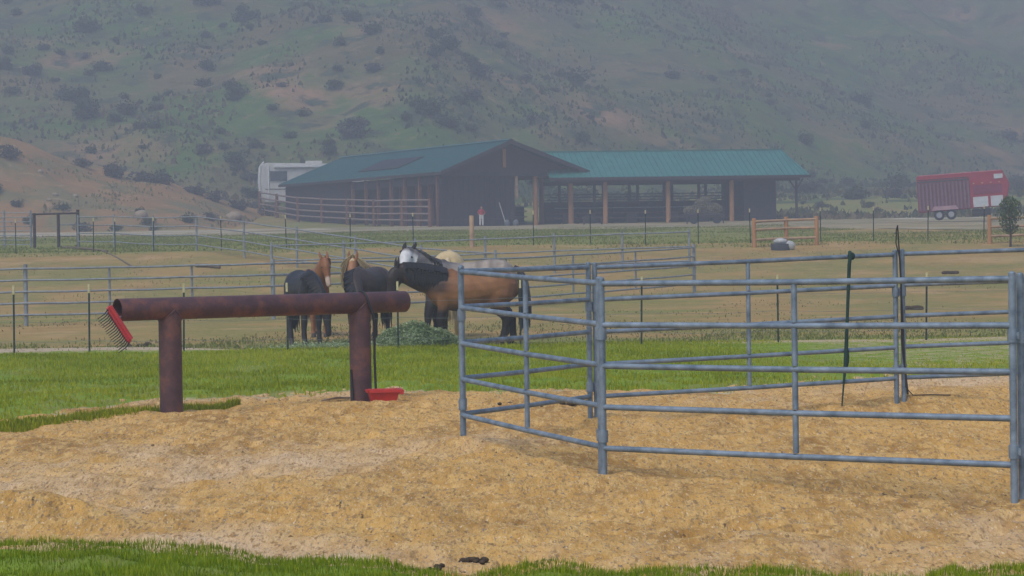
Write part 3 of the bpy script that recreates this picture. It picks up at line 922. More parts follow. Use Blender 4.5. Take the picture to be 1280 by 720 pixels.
# ------------------------------------------------------------------ wire fence on steel posts
def post_fence(name, plist, label, H, r, cap, wires, wr, m=DARKSTEEL, base=.25):
    root = empty(name, plist[0], 0, label, 'fence')
    o0 = Vector(plist[0])
    for p in plist:
        q = Vector(p) - o0
        lean = Vector((random.gauss(0, .012), random.gauss(0, .01), 0))
        k = MB()
        k.box((q.x + lean.x * .3, q.y, q.z + (H - base) / 2), (r * 2, .012, H + base), 0, ('Y', lean.x)); k.box((q.x + lean.x * .3, q.y + .02, q.z + (H - base) / 2), (.012, r * 1.6, H + base), 0, ('Y', lean.x))
        po = k.build('steel_post', m, root)
        k = MB(); k.box((q.x + lean.x, q.y, q.z + H + cap / 2 - .02), (r * 2.4, r * 2, cap), 0, ('Y', lean.x)); k.build('post_cap', CAPM, po, False, .004)
    for z in wires:
        k = MB(); pts = []
        for i in range(len(plist) - 1):
            a = Vector(plist[i]) - o0; b = Vector(plist[i + 1]) - o0
            for j in range(4): pts.append(a.lerp(b, j / 4) + Vector((0, -.028, z - .035 * math.sin(math.pi * j / 4))))
        pts.append(Vector(plist[-1]) - o0 + Vector((0, -.028, z)))
        k.tube(pts, wr, 5); k.build('wire', WIRE, root, True)
    return root


pl = [G(px, 44.6) for px in (-210, -100, 18, 112, 230, 360, 498, 651, 802, 973, 1158, 1330, 1480)]
post_fence('wire_fence', pl, 'wire fence on dark steel posts with pale yellow caps behind the lawn', 1.14, .017, .17, (.25, .62, .95), .0028)
pl = [G(px, 100.5) for px in (-90, 20, 117, 144, 192, 277, 358, 438, 517)] + [G(px, 100.2) for px in (667, 738, 807, 873, 938)] + [G(px, 100) for px in (1026, 1092, 1160, 1230, 1300, 1380)]
post_fence('wire_fence', pl, 'far wire fence on thin steel posts before the barn yard', 1.30, .020, .16, (.4, .8, 1.15), .004)
p = G(590, 99.8)
k = MB(); k.tube([(0, 0, -.3), (0, 0, 1.28), (0, 0, 1.30)], [.10, .095, .08], 12)
o = k.build('wooden_post', WOODPALE, None, True); o.location = p
tag(o, 'lone pale wooden post in the far fence line, left of the barn wall figure', 'post')

# ------------------------------------------------------------------ pipe rail fences of the paddock
def pipe_fence(plist, label, H=1.5, rails=5, rp=.055, rr=.026, heavy=None, m=GALV_FAR, zb=.28, cat='pipe fence'):
    root = empty('pipe_fence', plist[0], 0, label, cat)
    o0 = Vector(plist[0]); q = [Vector(p) - o0 for p in plist]
    for i, p in enumerate(q):
        r_ = rp if (heavy is None or i in heavy) else rp * .55
        k = MB(); k.tube([p + Vector((0, 0, -.3 if r_ == rp else zb)), p + Vector((0, 0, H + (.05 if r_ == rp else -.05)))], r_, 10); k.build('post', m, root, True)
    for j in range(rails):
        z = zb + (H - .06 - zb) * j / (rails - 1)
        k = MB(); pts = []
        for i in range(len(q)):
            pts.append(q[i] + Vector((0, -.06, z)))
            if i < len(q) - 1: pts.append(q[i].lerp(q[i + 1], .5) + Vector((0, -.06, z - .012)))
        k.tube(pts, rr, 8); k.build('rail', m, root, True)
    return root


def along(pa, pb, n): return [Vector((pa.x + (pb.x - pa.x) * i / n, pa.y + (pb.y - pa.y) * i / n, float(gz(pa.x + (pb.x - pa.x) * i / n, pa.y + (pb.y - pa.y) * i / n)))) for i in range(n + 1)]


a = G(-270, 59.5); b = G(33, 60.3); c = G(342, 62.0); d = G(868, 77)
pl = along(a, b, 3)[:-1] + along(b, c, 3)[:-1] + along(c, d, 6)
pipe_fence(pl, 'galvanised five rail pipe fence behind the horses', 1.5, 5, heavy={0, 3, 6, 12})
a = G(98, 115); b = G(620, 76)
pipe_fence(along(a, b, 8), 'far grey pipe fence slanting down from the dark gate to the paddock', 1.5, 4, .045, .026)
a = G(868, 77.0); b = G(845, 93)
pipe_fence(along(G(340, 84), G(862, 88), 6), 'faint pipe fence crossing the upper paddock', 1.4, 3, .045, .026)

# dark gate frame
p0 = G(43.5, 115); p1 = G(73.5, 115); p2 = G(98, 115.2)
root = empty('gate_frame', p0, 0, 'dark brown timber gate frame at the far left of the paddock', 'gate')
DK = mat('dark_timber', (.055, .042, .045), (.035, .028, .032), 5, .85)
for p in (p0, p1, p2):
    q = p - p0
    k = MB(); k.tube([q + Vector((0, 0, -.3)), q + Vector((0, 0, 1.66 + (.14 if p is p2 else 0)))], (.075 if p is not p2 else .08), 10); k.build('post', DK, root, True)
k = MB(); k.tube([(-.1, 0, 1.6), (p2.x - p0.x + .1, .0, 1.63)], .045, 8); k.build('top_bar', DK, root, True)
k = MB(); k.tube([p1 - p0 + Vector((0, 0, .55)), p2 - p0 + Vector((0, 0, .55))], .03, 8); k.tube([p1 - p0 + Vector((0, 0, 1.1)), p2 - p0 + Vector((0, 0, 1.1))], .03, 8); k.build('gate_rail', GALV_FAR, root, True)
# slatted panel left of the gate
a = G(-60, 116.5); b = G(39, 116.2)
pipe_fence(along(a, b, 3), 'grey many railed stock panel at the left edge beside the dark gate', 1.75, 8, .05, .022, zb=.15, cat='stock panel')
# dark line of old poles on the ground
def pole(a, b, r, label):
    k = MB(); a = Vector(a); b = Vector(b)
    k.tube([(0, 0, r), (b - a) * .5 + Vector((0, 0, r * 1.3)), b - a + Vector((0, 0, r * .8))], [r, r * .95, r * .7], 8)
    o = k.build('fallen_pole', DK, None, True); o.location = a
    return tag(o, label, 'pole')


DK_ = DK; DK = mat('weathered_pole', (.15, .115, .075), (.10, .075, .05), 4, .9)
pole(G(78, 112), G(135, 101), .055, 'brown wooden pole lying from the gate foot towards the paddock')
pole(G(128, 101), G(168, 92), .05, 'brown wooden pole lying end to end below the gate pole')
pole(G(245, 92), G(275, 91), .07, 'short brown pole lying alone in the upper paddock')
DK = DK_

# ------------------------------------------------------------------ wooden fences
def wood_fence(plist, label, H, rails, rp, rr, m1=WOOD, m2=WOODPALE, top=.04):
    root = empty('rail_fence', plist[0], 0, label, 'wooden fence')
    o0 = Vector(plist[0]); q = [Vector(p) - o0 for p in plist]
    for p in q:
        k = MB(); k.tube([p + Vector((0, 0, -.4)), p + Vector((0, 0, H + top)), p + Vector((0, 0, H + top + .03))], [rp, rp * .95, rp * .7], 10); k.build('post', m1, root, True)
    for i in range(len(q) - 1):
        for z in rails:
            k = MB(); k.tube([q[i] + Vector((0, -.04, z)), q[i + 1] + Vector((0, -.04, z + random.uniform(-.02, .02)))], [rr, rr * .9], 8); k.build('rail', m2, root, True)
    return root


pa, pb, pc = G(943, 98), G(983, 98.6), G(1021, 98.3)
wood_fence([pa, pb, pc], 'short golden log fence with three rails right of the barn wing', 1.12, (.3, .72, 1.05), .09, .055)
wood_fence([G(1237, 98), G(1287, 98.5), G(1335, 98)], 'golden log fence behind the little tree at the right edge', 1.1, (.3, .68, 1.02), .09, .055)
# trough with a white sack
p = G(977, 96.5)
root = empty('stock_tank', p, 0, 'low dark rubber tank on the ground before the golden fence', 'tank')
k = MB(); k.tube([(0, 0, -.02), (0, 0, .22), (0, 0, .25)], [.42, .45, .44], 18); k.build('tank_shell', mat('slate_rubber', (.06, .07, .085), (.04, .045, .055), 5, .7), root, True)
SACK = mat('white_sack', (.46, .46, .44), (.30, .30, .30), 5, .8)
k = MB(); k.ball((-.05, -.05, .34), (.28, .22, .14), 12, 8, .08); o = k.build('sack', SACK, None, True); o.location = p
tag(o, 'white sack lying on top of the dark rubber tank', 'sack')
p2_ = G(988, 96.3)
k = MB(); k.ball((0, 0, .18), (.20, .18, .19), 12, 8, .12); o = k.build('sack', SACK, None, True); o.location = p2_
tag(o, 'white and dark bundle on the ground right of the rubber tank', 'bundle')
# clods in the far paddock
for i, (px, d) in enumerate(((1188, 84), (1140, 63))):
    x, y = G(px, d).xy
    k = MB()
    for j in range(7):
        q = random.uniform(.09, .12); k.ball(((j - 3) * .07, random.gauss(0, .025), q * .4), (q, q, q * .7), 8, 5, .12)
    o = k.build('manure_pile', MANURE, None, True); o.location = (x, y, float(gz(x, y)))
    tag(o, 'low dark manure heap far off in the dry paddock', 'manure', 'manure heaps in the upper paddock')

# ------------------------------------------------------------------ barn
TH = R(25)
bo = G(550, 200); bo.z = 3.05
barn = empty('horse_barn', bo, TH, 'dark gabled horse barn with teal metal roof and open log porch', 'barn')
XL, XR, XA = -.45, 13.4, 6.05
ZE, ZA = 4.75, 7.35
YF, YB = -1.3, 38.5
# roof slopes
for (xe, nm) in ((XL, 'L'), (XR, 'R')):
    k = MB()
    k.hexa([(xe, YF, ZE - .12), (XA, YF, ZA - .12), (XA, YB, ZA - .12), (xe, YB, ZE - .12)], [(xe, YF, ZE), (XA, YF, ZA), (XA, YB, ZA), (xe, YB, ZE)])
    yy = YF + .25
    while yy < YB:
        k.hexa([(xe, yy - .03, ZE + .003), (XA, yy - .03, ZA + .003), (XA, yy + .03, ZA + .003), (xe, yy + .03, ZE + .003)], [(xe, yy - .02, ZE + .05), (XA, yy - .02, ZA + .05), (XA, yy + .02, ZA + .05), (xe, yy + .02, ZE + .05)])
        yy += .6
    k.build('roof', ROOFT, barn)
k = MB(); k.prism([(XA - .3, ZA - .02), (XA, ZA + .11), (XA + .3, ZA - .02), (XA, ZA + .06)], YF - .02, YB + .02); k.build('ridge_cap', ROOFT, barn)
FASC = mat('dark_fascia', (.045, .036, .044), (.03, .025, .03), 4, .8)
for xe in (XL, XR):
    k = MB(); k.hexa([(xe, YF - .07, ZE - .34), (XA, YF - .07, ZA - .34), (XA, YF - .005, ZA - .34), (xe, YF - .005, ZE - .34)], [(xe, YF - .07, ZE - .0), (XA, YF - .07, ZA + .02), (XA, YF - .005, ZA + .02), (xe, YF - .005, ZE)]); k.build('fascia', FASC, barn)
k = MB(); k.box((XL - .03, (YF + YB) / 2, ZE - .18), (.12, YB - YF, .22)); k.build('gutter', FASC, barn)
# skylight patch on the left slope
k = MB()
def RS(t, y, o): return (XL + (XA - XL) * t - .35 * o, y, ZE + (ZA - ZE) * t + .9 * o)
k.hexa([RS(.22, 11.5, .06), RS(.62, 11.5, .06), RS(.62, 21, .06), RS(.22, 21, .06)], [RS(.22, 11.5, .11), RS(.62, 11.5, .11), RS(.62, 21, .11), RS(.22, 21, .11)])
k.build('solar_panel', mat('panel_glass', (.030, .032, .040), (.02, .022, .03), 2, .6, spec=.1), barn)
# gable wall and front wall
k = MB(); k.prism([(XL + .3, ZE - .25), (XR - .3, ZE - .25), (XA, ZA - .14)], .0, .14); k.build('gable', mat('gable_boards', (.062, .040, .046), (.042, .028, .034), 3, .85, stretch=(4, 4, .3)), barn)
k = MB(); k.box((XA + .05, -.12, ZE - .22), (XR - XL - .5, .2, .36)); k.build('tie_beam', FASC, barn)
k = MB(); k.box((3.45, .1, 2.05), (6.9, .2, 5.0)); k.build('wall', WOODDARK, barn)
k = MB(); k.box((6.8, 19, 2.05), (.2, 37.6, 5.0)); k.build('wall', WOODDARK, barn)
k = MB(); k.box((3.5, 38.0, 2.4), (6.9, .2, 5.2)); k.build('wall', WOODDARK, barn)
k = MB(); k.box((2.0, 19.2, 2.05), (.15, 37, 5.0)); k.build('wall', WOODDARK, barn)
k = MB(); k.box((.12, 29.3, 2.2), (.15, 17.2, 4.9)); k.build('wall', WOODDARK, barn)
k = MB(); k.box((.12, 10.2, 3.95), (.16, 21, .5)); k.build('eave_beam', FASC, barn)
for i, yy in enumerate((.35, 4.2, 7.5, 10.6, 13.6, 16.6, 19.8)):
    k = MB(); k.box((.0, yy, 2.0), (.26, .26, 4.9)); k.build('side_post', WOODRED, barn)
for yy in (5.8, 6.4, 9.1, 12.2, 12.8, 15.2):
    k = MB(); k.box((1.8, yy, 2.0), (.15, .5, 3.6)); k.build('stall_door', WOODRED, barn)
# porch posts
for (xx, yy) in ((11.9, -.6), (9.0, .3), (12.3, 6), (12.3, 12), (12.3, 18), (12.3, 24)):
    k = MB(); k.tube([(xx, yy, -.4), (xx, yy, 4.5)], [.23, .20], 12); k.build('porch_post', WOOD, barn, True)
k = MB(); k.tube([(12.1, 0, 4.45), (12.1, 38, 4.45)], .2, 10); k.build('eave_log', WOODRED, barn, True)
k = MB(); k.box((5.9, -.16, 5.85), (.30, .2, 1.55)); k.build('king_post', WOOD, barn)
k = MB(); k.box((7.05, -.06, 3.55), (.22, .2, 2.2)); k.build('door_track_post', WOODPALE, barn)
k = MB(); k.tube([(12.7, -1.15, 4.35), (13.3, -1.15, 4.75), (13.35, -1.15, 4.6)], .05, 8); k.build('downspout', FASC, barn, True)
# boards on the wall: battens
k = MB()
for i in range(14): k.box((.3 + i * .48, -.012, 2.0), (.05, .03, 4.6))
k.build('batten', WOODDARK, barn)
# stall rails inside the porch
for z in (.5, 1.0, 1.5, 1.9):
    k = MB(); k.tube([(7.0, 9, z), (12.3, 9, z)], .045, 8); k.build('stall_rail', GALV_FAR, barn, True)
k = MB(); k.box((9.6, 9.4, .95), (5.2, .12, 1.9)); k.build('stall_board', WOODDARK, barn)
k = MB(); k.ball((12, -.7, .0), (.9, .7, .22), 14, 8, .08); o = k.build('straw_pile', mat('pale_straw', (.42, .32, .18), (.3, .23, .13), 9, .95), None, True)
o.location = Vector(bo) + Matrix.Rotation(TH, 3, 'Z') @ Vector((0, 0, .06)); o.rotation_euler = (0, 0, TH)
tag(o, 'pale straw heaped round the foot of the front porch post', 'straw')

# open wing
PS = R(8)
wo_ = G(694, 204); wo_.z = 3.06
wing = empty('open_stable', wo_, PS, 'long open fronted stable wing with pale teal roof on log posts', 'stable')
WL = 22.0
EZ, RZ = 4.15, 6.5
k = MB()
fy, ry, by = -1.2, 4.6, 10.4
k.hexa([(-.6, fy, EZ - .12), (WL, fy, EZ - .12), (WL - 1.0, ry, RZ - .12), (-.6, ry, RZ - .12)], [(-.6, fy, EZ), (WL, fy, EZ), (WL - 1.0, ry, RZ), (-.6, ry, RZ)])
xx = -.4
while xx < WL - .1:
    xr = min(xx, WL - 1.05)
    k.hexa([(xx - .035, fy, EZ + .003), (xx + .035, fy, EZ + .003), (xr + .035, ry, RZ + .003), (xr - .035, ry, RZ + .003)], [(xx - .025, fy, EZ + .065), (xx + .025, fy, EZ + .065), (xr + .025, ry, RZ + .065), (xr - .025, ry, RZ + .065)])
    xx += .48
k.build('roof', ROOFT2, wing)
k = MB(); k.hexa([(-.6, by, EZ - .12), (WL, by, EZ - .12), (WL - 1.0, ry, RZ - .12), (-.6, ry, RZ - .12)], [(-.6, by, EZ), (WL, by, EZ), (WL - 1.0, ry, RZ - .003), (-.6, ry, RZ - .003)]); k.build('roof', ROOFT2, wing)
k = MB(); k.prism([(0, 0), (.25, .0), (.25, .08), (0, .08)], -.6, WL - 1.0)
o = k.build('ridge_cap', ROOFT2, wing); o.rotation_euler = (0, 0, -math.pi / 2); o.location = (0, ry + .125, RZ + .02)
k = MB(); k.box((WL / 2 - .3, fy - .05, EZ - .14), (WL + .6, .1, .24)); k.build('gutter', FASC, wing)
k = MB(); k.box((WL / 2 - .3, -.3, EZ - .3), (WL - .8, .25, .35)); k.build('eave_beam', FASC, wing)
k = MB(); k.box((WL / 2 - .3, 9.3, EZ - .3), (WL - .8, .25, .35)); k.build('eave_beam', FASC, wing)
for xx in (4.3, 9.75, 15.3):
    k = MB(); k.tube([(xx, -.3, -.4), (xx, -.3, EZ - .4)], [.22, .19], 12); k.build('log_post', WOOD, wing, True)
k = MB(); k.tube([(21.0, -.3, -.4), (21.0, -.3, EZ - .4)], .12, 12); k.tube([(20.95, -.3, EZ - 1.2), (20.3, -.3, EZ - .3)], .07, 8); k.tube([(21.05, -.3, EZ - 1.2), (21.6, -.3, EZ - .3)], .07, 8); k.build('log_post', DK, wing, True)
for i in range(11):
    k = MB(); k.box((1.2 + i * 1.55, 9.2 if i % 2 else 5.0, 1.8), (.22, .22, 4.3)); k.build('stall_post', FASC, wing)
k = MB(); k.box((8.4, 7.4, .95), (16.6, .15, 2.5)); k.build('stall_board', WOODDARK, wing)
for z in (2.35, 2.6, 2.85):
    k = MB(); k.tube([(.2, 7.4, z), (16.4, 7.4, z)], .04, 8); k.build('stall_rail', DK, wing, True)
for xx in (2.5, 5.6, 8.7, 11.8):
    k = MB(); k.box((xx, 5.2, .8), (.12, 4.4, 2.2)); k.build('stall_divider', WOODDARK, wing)
for i, xx in enumerate((1.4, 3.3, 6.9, 10.6, 13.2)):
    k = MB(); k.box((xx, 1.6 + .4 * (i % 2), .55), (.9, .7, 1.1)); k.build('stall_bin', DK if i % 2 else FASC, wing, False, .03)
for z in (.7, 1.15, 1.6):
    k = MB(); k.tube([(.4, 2.9, z), (15.2, 2.9, z)], .045, 8); k.build('front_rail', GALV_FAR if z > 1.2 else WOODRED, wing, True)
k = MB(); k.box((17.9, 4.5, 1.8), (2.8, 8.6, 4.6)); k.build('tack_room', mat('tack_room_boards', (.030, .028, .040), (.02, .019, .028), 3, .85), wing)
k = MB(); k.box((19.33, 4.5, 1.8), (.05, 8.4, 4.4)); k.build('side_boards', WOODRED, wing)
# hay cart and hay
hc = G(880, 197.5)
root = empty('hay_cart', hc, R(4), 'low flat cart parked in front of the open stable', 'cart')
k = MB(); k.box((0, 0, .78), (3.2, 1.6, .12)); k.build('bed', DK, root)
for xx in (-.95, .95):
    k = MB(); k.tube([(xx, -.85, .36), (xx, -.70, .36)], .36, 16); k.build('wheel', BLACK, root, True)
for xx in (-1.5, 1.5):
    k = MB(); k.box((xx, -.7, .6), (.08, .08, 1.2)); k.build('stake', DK, root)
k = MB(); k.tube([(-1.6, 0, .7), (-2.6, 0, .6), (-2.9, 0, .2)], .05, 8); k.build('drawbar', DK, root, True)
n = 5000
lob = [(-.9, 0, .2, .8, .35), (0, 0, .35, .9, .55), (.6, 0, .3, .9, .5), (-.1, 0, .8, .6, .4), (.2, .1, 1.0, .35, .3)]
V = []
for i in range(n):
    l = random.choice(lob); v = Vector((random.gauss(0, 1), random.gauss(0, 1), random.gauss(0, 1))).normalized()
    V.append((l[0] + v.x * l[3], l[1] + v.y * .6, max(0.0, l[2] + v.z * l[4])))
o = blades('hay_heap', np.array(V), RNG.uniform(.08, .22, n), np.full(n, .06), STRAWM, 2.0)
o.location = hc + Vector((0, 0, .84)); tag(o, 'loose grey hay heaped on the cart at the open stable', 'hay')
# saddle rack bench
p = G(741, 200)
root = empty('bench', p, R(8), 'small low wooden bench by a stable post', 'bench')
k = MB(); k.box((0, 0, .62), (1.7, .4, .08)); k.build('seat', DK, root)
for xx in (-.75, .75):
    k = MB(); k.box((xx, 0, .3), (.08, .36, .6)); k.build('leg', DK, root)

# things against the front wall
def onbarn(x, y, z): return Vector(bo) + Matrix.Rotation(TH, 3, 'Z') @ Vector((x, y, z))


k = MB(); k.tube([(0, 0, 0), (-.55, .28, 2.05)], .035, 8); o = k.build('pole', WHITEP, None, True); o.location = onbarn(5.9, -.5, .08); o.rotation_euler = (0, 0, TH)
tag(o, 'pale pole leaning on the dark barn wall right of the person', 'pole')
for i, xx in enumerate((5.95, 6.75)):
    k = MB(); k.ball((0, 0, .28), (.24, .2, .34), 10, 8, .08); o = k.build('sack', mat('grey_sack', (.16, .17, .20), (.11, .12, .14), 4, .9), None, True)
    o.location = onbarn(xx, -.45, .06)
    tag(o, ('grey sack by the barn wall under the leaning pole', 'grey sack at the right end of the dark barn wall')[i], 'sack')

# corral run along the left side of the barn
Mz = Matrix.Rotation(TH, 3, 'Z')
pts = []
for yy in (.0, 6.0, 12.5, 19, 25.5, 32, 38, 43):
    q = onbarn(-.9, yy, 0); q.z = max(float(gz(q.x, q.y)), 2.9); pts.append(q)
wood_fence(pts, 'weathered four rail wooden fence along the left side of the barn', 2.3, (.55, 1.1, 1.7, 2.25), .16, .085, WOODRED, mat('grey_rail', (.24, .17, .15), (.16, .12, .11), 3, .85))

# ------------------------------------------------------------------ person by the barn wall
def skin_body(name, parts, m, parent, vox=.012, sm=4):
    k = MB()
    for (pts, rad) in parts: k.tube(pts, rad, 12)
    o = k.build(name, None, None)
    md = o.modifiers.new('r', 'REMESH'); md.mode = 'VOXEL'; md.voxel_size = vox
    m2 = o.modifiers.new('s', 'SMOOTH'); m2.iterations = sm; m2.factor = .5
    dg = bpy.context.evaluated_depsgraph_get(); me = bpy.data.meshes.new_from_object(o.evaluated_get(dg))
    o.modifiers.clear(); o.data = me
    me.polygons.foreach_set('use_smooth', [True] * len(me.polygons))
    me.materials.clear(); me.materials.append(m); o.parent = parent
    return o


ps = onbarn(3.35, -1.0, 0); ps.z = float(gz(ps.x, ps.y)) + .06
per = empty('person', ps, R(10), 'person in red jacket and white trousers standing at the dark barn wall', 'person')
per.scale = (.95, .95, .95)
SKIN = mat('skin', (.45, .26, .18), (.38, .21, .15), 8, .6)
b = [([(0, 0, .95), (0, 0, 1.15), (0, 0, 1.38), (0, 0, 1.46)], [(.15, .1), (.14, .1), (.17, .1), (.08, .07)]), ([(0, 0, 1.44), (0, .0, 1.54)], [.055, .05]),
     ([(0, 0, 1.50), (0, -.01, 1.58), (0, -.01, 1.66), (0, 0, 1.73)], [(.055, .065), (.075, .095), (.078, .1), (.04, .05)])]
for s in (-1, 1):
    b.append(([(s * .09, 0, .95), (s * .11, 0, .5), (s * .12, .02, .1), (s * .12, -.02, .05), (s * .125, -.14, .03)], [.085, .06, .045, .045, .03]))
    b.append(([(s * .17, 0, 1.40), (s * .31, .03, 1.18), (s * .25, -.08, 1.02), (s * .17, -.11, .97)], [.055, .045, .036, .035]))
skin_body('person', b, SKIN, per).name = 'body'
tr = [([(s * .085, 0, .98), (s * .11, 0, .5), (s * .125, .02, .07)], [.115, .085, .075]) for s in (-1, 1)] + [([(0, 0, .90), (0, 0, 1.0)], [(.17, .125), (.165, .12)])]
skin_body('trousers', tr, mat('white_cloth', (.62, .60, .58), (.5, .49, .48), 5, .9), per)
jk = [([(0, 0, .96), (0, 0, 1.15), (0, 0, 1.36), (0, 0, 1.47)], [(.19, .135), (.175, .13), (.2, .135), (.09, .085)])]
for s in (-1, 1): jk.append(([(s * .15, 0, 1.40), (s * .31, .03, 1.18), (s * .26, -.06, 1.05)], [.075, .065, .055]))
skin_body('jacket', jk, mat('red_cloth', (.42, .03, .035), (.32, .022, .03), 6, .9), per)
k = MB(); k.ball((0, .015, 1.68), (.088, .105, .085), 12, 8); k.build('hair', mat('dark_hair', (.03, .02, .015), None, 9, .8), per, True)

# ------------------------------------------------------------------ camper and stock trailer
cp = G(331, 240); cp.z = 5.6
root = empty('camper', cp, R(13), 'white camper trailer parked behind the left end of the barn', 'camper')
k = MB(); k.prism([(-.15, 1.0), (.1, .55), (10.5, .55), (10.6, 4.3), (.25, 4.5), (-.25, 4.15), (-.35, 2.5)], 0, 2.6); k.build('body', WHITEP, root, False, .06)
k = MB(); k.box((5.6, -.12, 4.12), (9.2, .22, .24)); k.build('awning_roll', mat('bright_white', (.74, .73, .70), None, 4, .5), root, False, .03)
k = MB(); k.box((1.45, -.02, 3.15), (1.7, .05, .98)); k.build('window', GLASS, root, False, .02)
k = MB()
for q in ((1.45, 3.66, 1.86, .06), (1.45, 2.64, 1.86, .06)): k.box((q[0], -.035, q[1]), (q[2], .06, q[3]))
k.build('window_frame', mat('grey_trim', (.3, .3, .31), None, 4, .6), root)
k = MB(); k.tube([(.45, -.05, .8), (.45, -.05, 4.3)], .06, 8); k.build('awning_arm', mat('bright_white', (.7, .7, .7)), root, True)
k = MB(); k.tube([(-.42, .0, 1.2), (-.5, 0, 2.6), (-.38, .0, 4.2), (.0, 0, 4.6)], .07, 8); k.build('ladder_rail', mat('bright_white', (.7, .7, .7)), root, True)
k = MB(); k.box((5.2, 1.3, 4.55), (1.6, 1.0, .28)); k.build('air_unit', WHITEP, root, False, .05)
k = MB(); k.box((5.2, -.008, 1.85), (10.2, .02, .10)); k.build('stripe', mat('brown_trim', (.16, .13, .11), None, 4, .6), root)
for xx in (3.4, 4.4):
    k = MB(); k.tube([(xx, -.03, .42), (xx, .24, .42)], .42, 18); k.build('wheel', BLACK, root, True)
k = MB(); k.box((3.9, -.012, .80), (2.3, .03, .55)); k.build('wheel_arch', BLACK, root, False, .01)

tp_ = G(1149, 172); tp_.z = float(gz(tp_.x, tp_.y)) + .05
root = empty('stock_trailer', tp_, R(-12), 'red livestock trailer with ribbed sides parked on the yard at right', 'trailer')
RED = mat('red_trailer_paint', (.30, .018, .040), (.24, .016, .034), 2, .45, spec=.5)
PINK = mat('dull_ribbed_metal', (.20, .105, .135), (.155, .085, .11), 3, .55, .2)
root.rotation_euler = (0, R(-3.2), R(-12))
TL = 6.15
k = MB(); k.prism([(0, .62), (TL - .2, .72), (TL + .15, 1.3), (TL + .35, 2.3), (TL - .1, 3.25), (0, 3.25)], 0, 2.3); k.build('body', RED, root, False, .05)
k = MB()
k.box((1.87, -.012, 1.72), (3.66, .02, 1.98)); k.build('side_panel', mat('dark_maroon_panel', (.15, .06, .08), None, 3, .6), root)
k = MB()
for i in range(14): k.box((.16 + i * .265, -.06, 1.72), (.13, .09, 1.95))
k.build('ribbed_side', PINK, root)
k = MB(); k.box((1.87, -.028, 2.80), (3.66, .05, .10)); k.box((1.87, -.028, 2.95), (3.66, .03, .04)); k.build('slat_vent', GLASS, root)
k = MB(); k.box((TL / 2, 1.15, 3.27), (TL - .2, 2.2, .06)); k.build('roof_sheet', mat('pale_red_roof', (.52, .20, .22), None, 3, .5), root)
for xx, ww in ((4.42, 1.05), (5.55, .85)):
    k = MB(); k.box((xx, -.02, 1.12), (ww, .04, .72)); k.build('white_panel', mat('panel_white', (.50, .52, .53), (.40, .42, .43), 3, .5), root)
k = MB(); k.box((4.95, -.02, 2.0), (2.0, .03, .62)); k.build('side_window', mat('maroon_panel', (.20, .035, .075), None, 3, .4), root)
k = MB(); k.box((5.75, -.02, 2.86), (.62, .04, .32)); k.build('nose_window', mat('panel_white', (.7, .7, .7)), root)
for xx in (1.45, 2.3):
    k = MB(); k.tube([(xx, -.10, .38), (xx, .16, .38)], .38, 18); tw = k.build('wheel', BLACK, root, True)
    k = MB(); k.tube([(xx, -.125, .38), (xx, -.09, .38)], .21, 14); k.build('rim', mat('pale_rim', (.32, .33, .35), None, 4, .4), tw, True)
k = MB(); k.prism([(.95, .72), (1.1, 1.0), (2.65, 1.0), (2.85, .72)], -.20, .05); k.build('fender', mat('pale_fender', (.40, .25, .28), None, 3, .5), root)
k = MB(); k.box((4.4, .5, .36), (1.3, 1.2, .5)); k.build('tool_box', BLACK, root, False, .02)
k = MB(); k.box((5.9, 1.15, .2), (.1, .1, 1.2)); k.tube([(5.8, 1.15, .62), (7.2, 1.15, .5)], .07, 8); k.build('hitch', BLACK, root)
for xx in (4.0, 4.6, 5.2, 5.8):
    k = MB(); k.box((xx, -.02, 2.45), (.12, .05, .07)); k.build('marker_lamp', mat('amber_lens', (.6, .35, .2), None, 3, .4), root)

# small tree at right
tpnt = G(1263, 96)
root = empty('small_tree', tpnt, 0, 'small spindly green tree in front of the golden fence at right', 'tree')
k = MB(); k.tube([(0, 0, -.1), (.02, 0, .5), (-.03, 0, 1.2), (.02, .02, 1.9)], [.05, .042, .03, .012], 8)
for i in range(16):
    a = random.uniform(0, 6.28); z = random.uniform(.45, 1.6); l = random.uniform(.3, .55)
    k.tube([(0, 0, z), (math.cos(a) * l * .5, math.sin(a) * l * .5, z + .12), (math.cos(a) * l, math.sin(a) * l, z + .3)], [.016, .011, .005], 5)
k.build('trunk', mat('tree_bark', (.075, .05, .04), (.05, .035, .03), 9, .9), root, True)
n = 1150
V = []
while len(V) < n:
    x_, y_, z_ = random.gauss(0, .28), random.gauss(0, .28), random.uniform(.5, 2.0)
    wv = .62 * math.sin(min(1, (z_ - .35) / 1.0) * 1.6) * (1 - max(0, z_ - 1.4) / 1.0)
    if x_ * x_ + y_ * y_ < wv * wv and fbm(x_ / .3 + 5, z_ / .3 + y_, 2) > -.25 - .3 * (z_ > 1.1): V.append((x_, y_, z_))
o = blades('crown', np.array(V), RNG.uniform(.05, .12, n), np.full(n, .045), leafmat('small_tree_leaves', [(.04, .07, .025), (.065, .105, .038), (.10, .14, .055)]), 1.6)
o.parent = root

